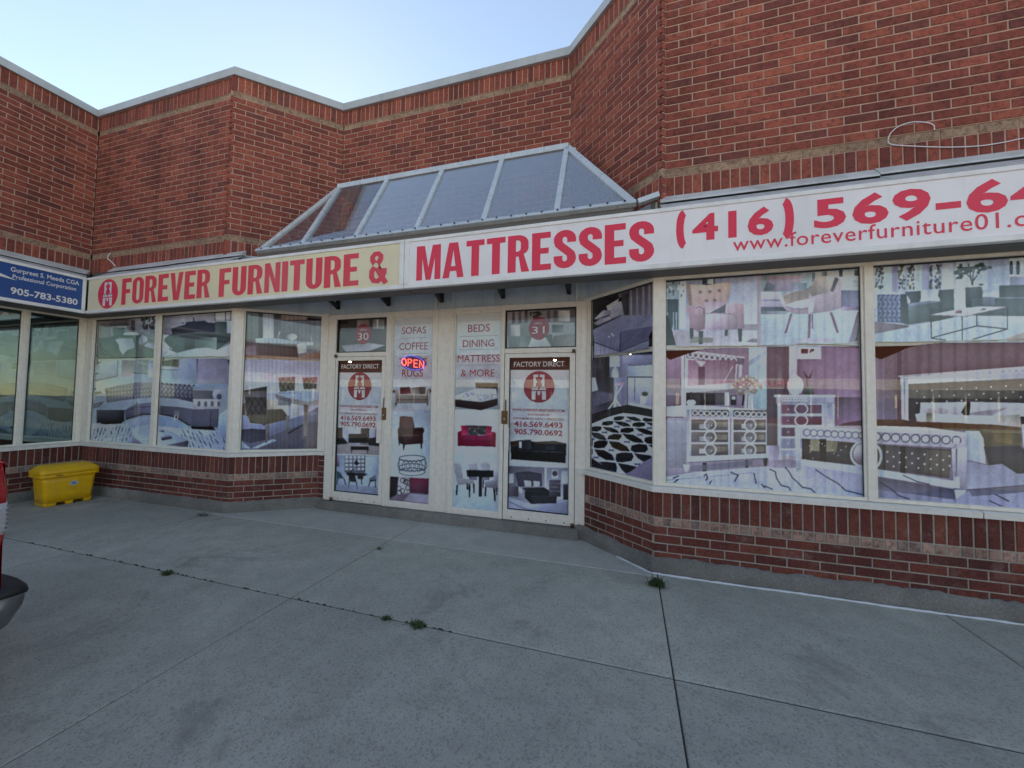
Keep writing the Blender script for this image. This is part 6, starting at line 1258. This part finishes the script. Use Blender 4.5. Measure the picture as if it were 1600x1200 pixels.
# ================================================================== red pickup reversed up to the kerb
M['carred'] = simple('red car paint', (.33, .006, .012), .18); M['carred'].node_tree.nodes['Principled BSDF'].inputs['Coat Weight'].default_value = .8
M['chrome'] = simple('dull chrome', (.17, .18, .19), .35, .6, (.2, .2, .2), 20, .3); M['tyre'] = simple('tyre rubber', (.02, .02, .02), .85); M['trim'] = simple('black plastic', (.012, .012, .014), .6, 0, None, 9, .5, .3, 300)
M['lensclear'] = simple('clear lamp lens', (.50, .52, .55), .12); M['lensred'] = simple('red lamp lens', (.42, .006, .01), .12); M['carglass'] = simple('dark car glass', (.012, .014, .016), .05)
ZL = -.125
tk = tag(empty('pickup_truck', (-4.02, 1.155, ZL)), 'red pickup truck reversed up to the kerb, its rear bumper at the left edge', 'pickup truck')
# local frame: rear end at y = 0 (towards the shop), truck runs to -y, half width .97
prof = [(-5.3, .50), (-5.35, .95), (-5.2, 1.08), (-3.95, 1.18), (-3.2, 1.75), (-1.95, 1.78), (-1.75, 1.42), (-.05, 1.42), (0, 1.38), (.0, .62), (-.1, .48), (-.62, .48)]
def wheel_arch(y): return [(y+.43*math.cos(math.radians(a)), .42+.43*math.sin(math.radians(a))) for a in range(8, 173, 18)]
low = prof+wheel_arch(-1.16)[::1]+[(-1.62, .46), (-3.86, .46)]+wheel_arch(-4.35)+[(-4.82, .48)]
hw = .95
def shell(pts, h0, inset):
    V = []; n = len(pts)
    for x, f in ((-h0, 1), (-h0+inset, 0), (h0-inset, 0), (h0, 1)): pass
    xs = [-h0+inset, -h0, h0, h0-inset]
    return n
n = len(low); V = []
def tum(z): return hw-(max(0, z-1.2)*.22)-(max(0, .62-z)*.10)
for s in (-1, 1):
    for y, z in low: V.append((s*tum(z), y, z))
    for y, z in low: cy, cz = -2.6, .9; V.append((s*(tum(z)-.05), y+(.03 if y > -2.6 else -.03)*(1 if abs(y) < .2 or y < -5 else 0), z))
tri = [tuple(t) for t in tessellate_polygon([[Vector((0, y, z)) for y, z in low]])]
Fc = [t for t in tri]+[tuple(reversed([i+2*n for i in t])) for t in tri]
for k in range(n): j = (k+1) % n; Fc.append((k, j, 2*n+j, 2*n+k))
body = mesh_obj('body', [V[i] for i in range(len(V))], Fc, M['carred'], tk)
for p in body.data.polygons: pass
bevel(body, .05, 4)
for p in body.data.polygons: p.use_smooth = True
MB().box(-.80, .80, -1.70, -.10, .95, 1.432).build('bed_liner', M['trim'], tk)
g = MB(); g.hexa([(-.80, -3.86, 1.24), (.80, -3.86, 1.24), (.74, -3.25, 1.70), (-.74, -3.25, 1.70), (-.80, -3.88, 1.26), (.80, -3.88, 1.26), (.74, -3.27, 1.72), (-.74, -3.27, 1.72)]); g.build('windscreen', M['carglass'], tk)
for s in (-1, 1):
    x = s*(hw-.012); MB().add([(x*1.0+s*.016, -3.62, 1.26), (x+s*.016, -2.0, 1.26), (s*(tum(1.68)+.006), -2.08, 1.68), (s*(tum(1.68)+.006), -3.2, 1.68)], [(0, 1, 2, 3)] if s > 0 else [(3, 2, 1, 0)]).build('side_window', M['carglass'], tk)
    bevel(MB().box(s*hw-.012, s*hw+.012, -2.55, -2.40, 1.06, 1.10).build('door_handle', M['trim'], tk), .006)
def tail_lamp(s):
    rg = []
    for z in np.linspace(.86, 1.38, 14):
        b = .024*math.sin((z-.86)/.52*PI); rg.append([(s*(hw+.012), -.15, z), (s*(hw+.014+b*.3), -.06, z), (s*(hw+.0), -.022+b, z), (s*(hw-.05), .004+b, z), (s*(hw-.15), .018, z), (s*(hw-.15), -.12, z)])
    for nm, a, b, mt in (('red_lens', 0, 4, 'lensred'), ('reverse_lens', 4, 8, 'lensclear'), ('red_lens', 8, 13, 'lensred')):
        V, Fc = loft(rg[a:b+1]); mesh_obj(nm, V, Fc if s < 0 else [tuple(reversed(f)) for f in Fc], M[mt], tk, True)
    rb = MB()
    for z in np.linspace(1.04, 1.15, 6): b = .024*math.sin((z-.86)/.52*PI); rb.tube([(s*(hw+.016+b*.3), -.12, z), (s*(hw+.017+b*.3), -.056, z), (s*(hw+.002), -.020+b, z), (s*(hw-.05), .006+b, z)], .004, 5)
    rb.build('lens_rib', M['lensclear'], tk, True)
for s in (-1, 1):
    tail_lamp(s); bevel(MB().box(s*(hw-.07)-.05, s*(hw-.07)+.05, -1.70, -.03, 1.425, 1.455).build('bed_rail_cap', M['trim'], tk), .012)
MB().box(-.78, .78, -.005, .016, .76, 1.36).build('tailgate', M['carred'], tk); bevel(MB().box(-.12, .12, .014, .03, 1.08, 1.14).build('tailgate_handle', M['trim'], tk), .006)
# rear bumper with a rounded end that sweeps up
bw2 = 1.02
cs = [(.0, .455), (.055, .50), (.092, .58), (.10, .66), (.098, .712), (-.06, .715), (-.07, .47)]
secs = []
for x in np.linspace(-bw2, bw2, 25):
    e = max(0, (abs(x)-.80)/.22); secs.append([(x, y-.04*e**2.2*(1 if y > -.02 else .3), .715-(.715-z)*(1-.55*e**2.0)) for y, z in cs])
V, Fc = loft(secs); mesh_obj('rear_bumper', V, [tuple(reversed(f)) for f in Fc], M['chrome'], tk, True)
secs = []
for x in np.linspace(-bw2-.004, bw2+.004, 25):
    e = max(0, (abs(x)-.80)/.22); d = -.04*e**2.2; secs.append([(x, -.08, .712), (x, .107+d, .712), (x, .112+d, .726), (x, .098+d, .744), (x, -.08, .752)])
V, Fc = loft(secs); mesh_obj('bumper_pad', V, [tuple(reversed(f)) for f in Fc], M['trim'], tk, True)
bevel(MB().box(-bw2*.93, bw2*.93, -.25, -.06, .50, .70).build('bumper_bracket', M['trim'], tk), .02)
for y in (-1.16, -4.35):
    for s in (-1, 1):
        ax = s*.80
        def ringw(x, r): return [(x, y+r*math.cos(2*PI*k/32), .385+r*math.sin(2*PI*k/32)) for k in range(32)]
        V, Fc = loft([ringw(ax-.12, .29), ringw(ax-.12, .36), ringw(ax-.09, .385), ringw(ax+.09, .385), ringw(ax+.12, .36), ringw(ax+.12, .29)]); w_ = mesh_obj('wheel', V, Fc, M['tyre'], tk, True)
        V, Fc = loft([ringw(ax+s*.09, .26), ringw(ax+s*.125, .245), ringw(ax+s*.115, .20), ringw(ax+s*.10, .08), ringw(ax+s*.125, .06), ringw(ax+s*.125, .01)]); mesh_obj('rim', V, Fc, M['steel'], w_, True)
bevel(MB().box(-.72, .72, -5.0, -.2, .35, .60).build('chassis', M['trim'], tk), .02)
# ================================================================== weeds in the joints
M['leaf'] = simple('weed leaf', (.035, .075, .018), .6, 0, (.06, .10, .02), 40, .8); M['leafdry'] = simple('withered stalk', (.10, .075, .05), .8)
def weed(P, n, R, H, label, flat=.5, seed=0, dry=0):
    rg = random.Random(seed); t = tag(empty('weed', P), label, 'weed', 'weeds growing in the pavement joints'); lv = MB(); stm = MB()
    for k in range(n):
        a = rg.uniform(0, 2*PI); r = R*math.sqrt(rg.uniform(.02, 1)); x, y = r*math.cos(a), r*math.sin(a)*.75; z = H*(1-(r/R)**2*.7)*rg.uniform(.35, 1)
        L = rg.uniform(.010, .021); d = Vector((math.cos(a+rg.uniform(-.8, .8)), math.sin(a+rg.uniform(-.8, .8)), rg.uniform(-.3, .8))).normalized(); s = d.cross(Vector((rg.uniform(-.4, .4), rg.uniform(-.4, .4), 1))).normalized()
        c = Vector((x, y, z)); up = s.cross(d)*.15*L
        lv.add([c-d*L, c+s*L*.42+up, c+d*L, c-s*L*.42+up, c+up*2], [(0, 1, 4), (1, 2, 4), (2, 3, 4), (3, 0, 4)])
        if k % 4 == 0: stm.tube([(x*.1, y*.1, 0), (x*.6, y*.6, z*.6), (x, y, z)], [.002, .0015, .001], 4)
    for k in range(max(5, n//6)):
        a = rg.uniform(0, 2*PI); L = R*rg.uniform(.8, 1.9); h_ = H*rg.uniform(.3, 1.1); w_ = rg.uniform(.0016, .003); cx, cy = rg.uniform(-R, R)*1.3, rg.gauss(0, .006)
        d = Vector((math.cos(a), math.sin(a), 0)); s_ = Vector((-d.y, d.x, 0))*w_; p0 = Vector((cx, cy, 0)); p1 = p0+d*L*.5+Vector((0, 0, h_)); p2 = p0+d*L+Vector((0, 0, h_*.55))
        lv.add([p0-s_, p0+s_, p1+s_*.8, p1-s_*.8, p2], [(0, 1, 2, 3), (3, 2, 4)])
    lv.build('leaves', M['leaf'], t); stm.build('stem', M['leafdry'] if dry else M['leaf'], t)
    if dry:
        s_ = MB()
        for k in range(dry): a = rg.uniform(0, 2*PI); s_.tube([(0, 0, .0), (.04*math.cos(a), .04*math.sin(a), H*rg.uniform(.8, 1.3)), (.07*math.cos(a+.4), .07*math.sin(a+.4), H*rg.uniform(1.0, 1.9))], [.0022, .0016, .0008], 4)
        s_.build('dry_stalk', M['leafdry'], t)
def gp(u, v): q = onZ(u, v, 0); return (float(q[0]), float(q[1]), 0)
weed(gp(1027, 917), 190, .062, .085, 'largest green weed, at the corner of the right bay by the white bead', seed=1, dry=5)
weed(gp(652, 978), 110, .055, .028, 'flat green weed in the long pavement joint, nearest the middle of the picture', seed=2)
weed(gp(262, 897), 80, .05, .03, 'small green weed in the long pavement joint, nearest the truck', seed=3)
weed(gp(603, 967), 22, .04, .012, 'tiny withered sprig in the joint just left of the flat green weed', seed=4, dry=2)
weed(gp(316, 806), 26, .07, .04, 'sparse dark sprig at the foot of the left bay', seed=5, dry=4)
weed(gp(592, 858), 16, .03, .012, 'tiny sprig in the joint that runs towards the doors', seed=6)
# scraps of debris along the long joint
db = MB(); rg = random.Random(5)
for k in range(60):
    x = rg.uniform(-6.2, -1.2); y = 2.515+rg.gauss(0, .006); L = rg.uniform(.006, .03); db.hexa([(x, y-.004, -.004), (x+L, y-.005, -.004), (x+L*1.1, y+.005, -.004), (x, y+.004, -.004), (x+.002, y-.003, .004), (x+L*.8, y-.003, .005), (x+L*.8, y+.003, .004), (x, y+.003, .003)])
tag(db.build('debris', M['joint']), 'dark dirt and scraps lodged in the long pavement joint', 'debris', kind='stuff')
# ================================================================== cables
def cable(name, pix, Y, r, label):
    pts = [np.array(onY(u, v, Y)) for u, v in pix]; P = []
    for i in range(len(pts)-1):
        p0, p1, p2, p3 = pts[max(i-1, 0)], pts[i], pts[i+1], pts[min(i+2, len(pts)-1)]
        for k in range(6):
            t = k/6; P.append(.5*((2*p1)+(-p0+p2)*t+(2*p0-5*p1+4*p2-p3)*t*t+(-p0+3*p1-3*p2+p3)*t**3))
    P.append(pts[-1]); o = MB().tube(P, r, 6).build(name, M['whitetext'], None, True); return tag(o, label, 'cable')
cable('cable', [(1460, 203), (1459, 196), (1450, 192), (1428, 190.5), (1405, 197), (1391, 209), (1388, 222), (1398, 226.5), (1430, 228.5), (1480, 230), (1530, 228), (1570, 222), (1600, 216), (1680, 205)], YF-.012, .0042, 'thin white cable looping on the brickwork above the phone number')
cable('cable', [(172, 396), (168, 403), (173, 408), (178, 413), (180, 416)], YF-.02, .009, 'short white cable end sticking out of the bricks near the round emblem')
# ================================================================== the plaza across the parking lot (seen mirrored in the glass)
ob = tag(empty('far_plaza', (0, -30, ZL)), 'red brick plaza across the parking lot, mirrored in the shop windows', 'building')
M['farbrick'] = simple('far brick', (.24, .08, .06), .9, 0, (.15, .05, .05), 2, .6); M['fardark'] = simple('far glass', (.03, .035, .04), .1); M['farcream'] = simple('cream fascia', (.62, .55, .40), .6); M['farwhite'] = simple('white fascia', (.7, .68, .64), .6)
def chf(o): o.parent = ob; return o
chf(MB().box(-45, 45, -10, 0, 2.9, 6.6).build('wall', M['farbrick'])); chf(MB().box(-45.1, 45.1, -10, .15, 6.6, 6.85).build('coping', M['copingm']))
for k in range(11):
    x = -44+k*8.1; chf(MB().box(x, x+7.9, .02, .35, 3.0, 3.85).build('fascia_sign', M['farcream' if k % 2 else 'farwhite'])); chf(MB().box(x+.2, x+7.6, -.30, -.24, .6, 2.85).build('shop_window', M['fardark'])); chf(MB().box(x-.2, x+.15, -.5, .1, 0, 2.9).build('pier', M['farbrick']))
    for j in range(1, 4): chf(MB().box(x+j*1.9-.05, x+j*1.9+.05, -.23, -.18, .6, 2.85).build('mullion', M['frame']))
chf(MB().box(-45, 45, -.4, -.2, 0, .6).build('base_wall', M['farbrick'])); chf(MB().box(-45, 45, -10, -.5, 2.8, 2.89).build('soffit', M['soffit']))
V, T = font_word('TIRUPATINATH', 0, 3.2, .5, 6.0, .03); chf(mesh_obj('lettering', [(-(x)+13.2, .352, z) for x, z, _ in V], [tuple(reversed(t)) for t in T] if False else T, M['red']))
tag(MB().box(-60, 60, -29.6, -27.0, -.124, -.02).build('far_pavement', M['apron']), kind='structure')
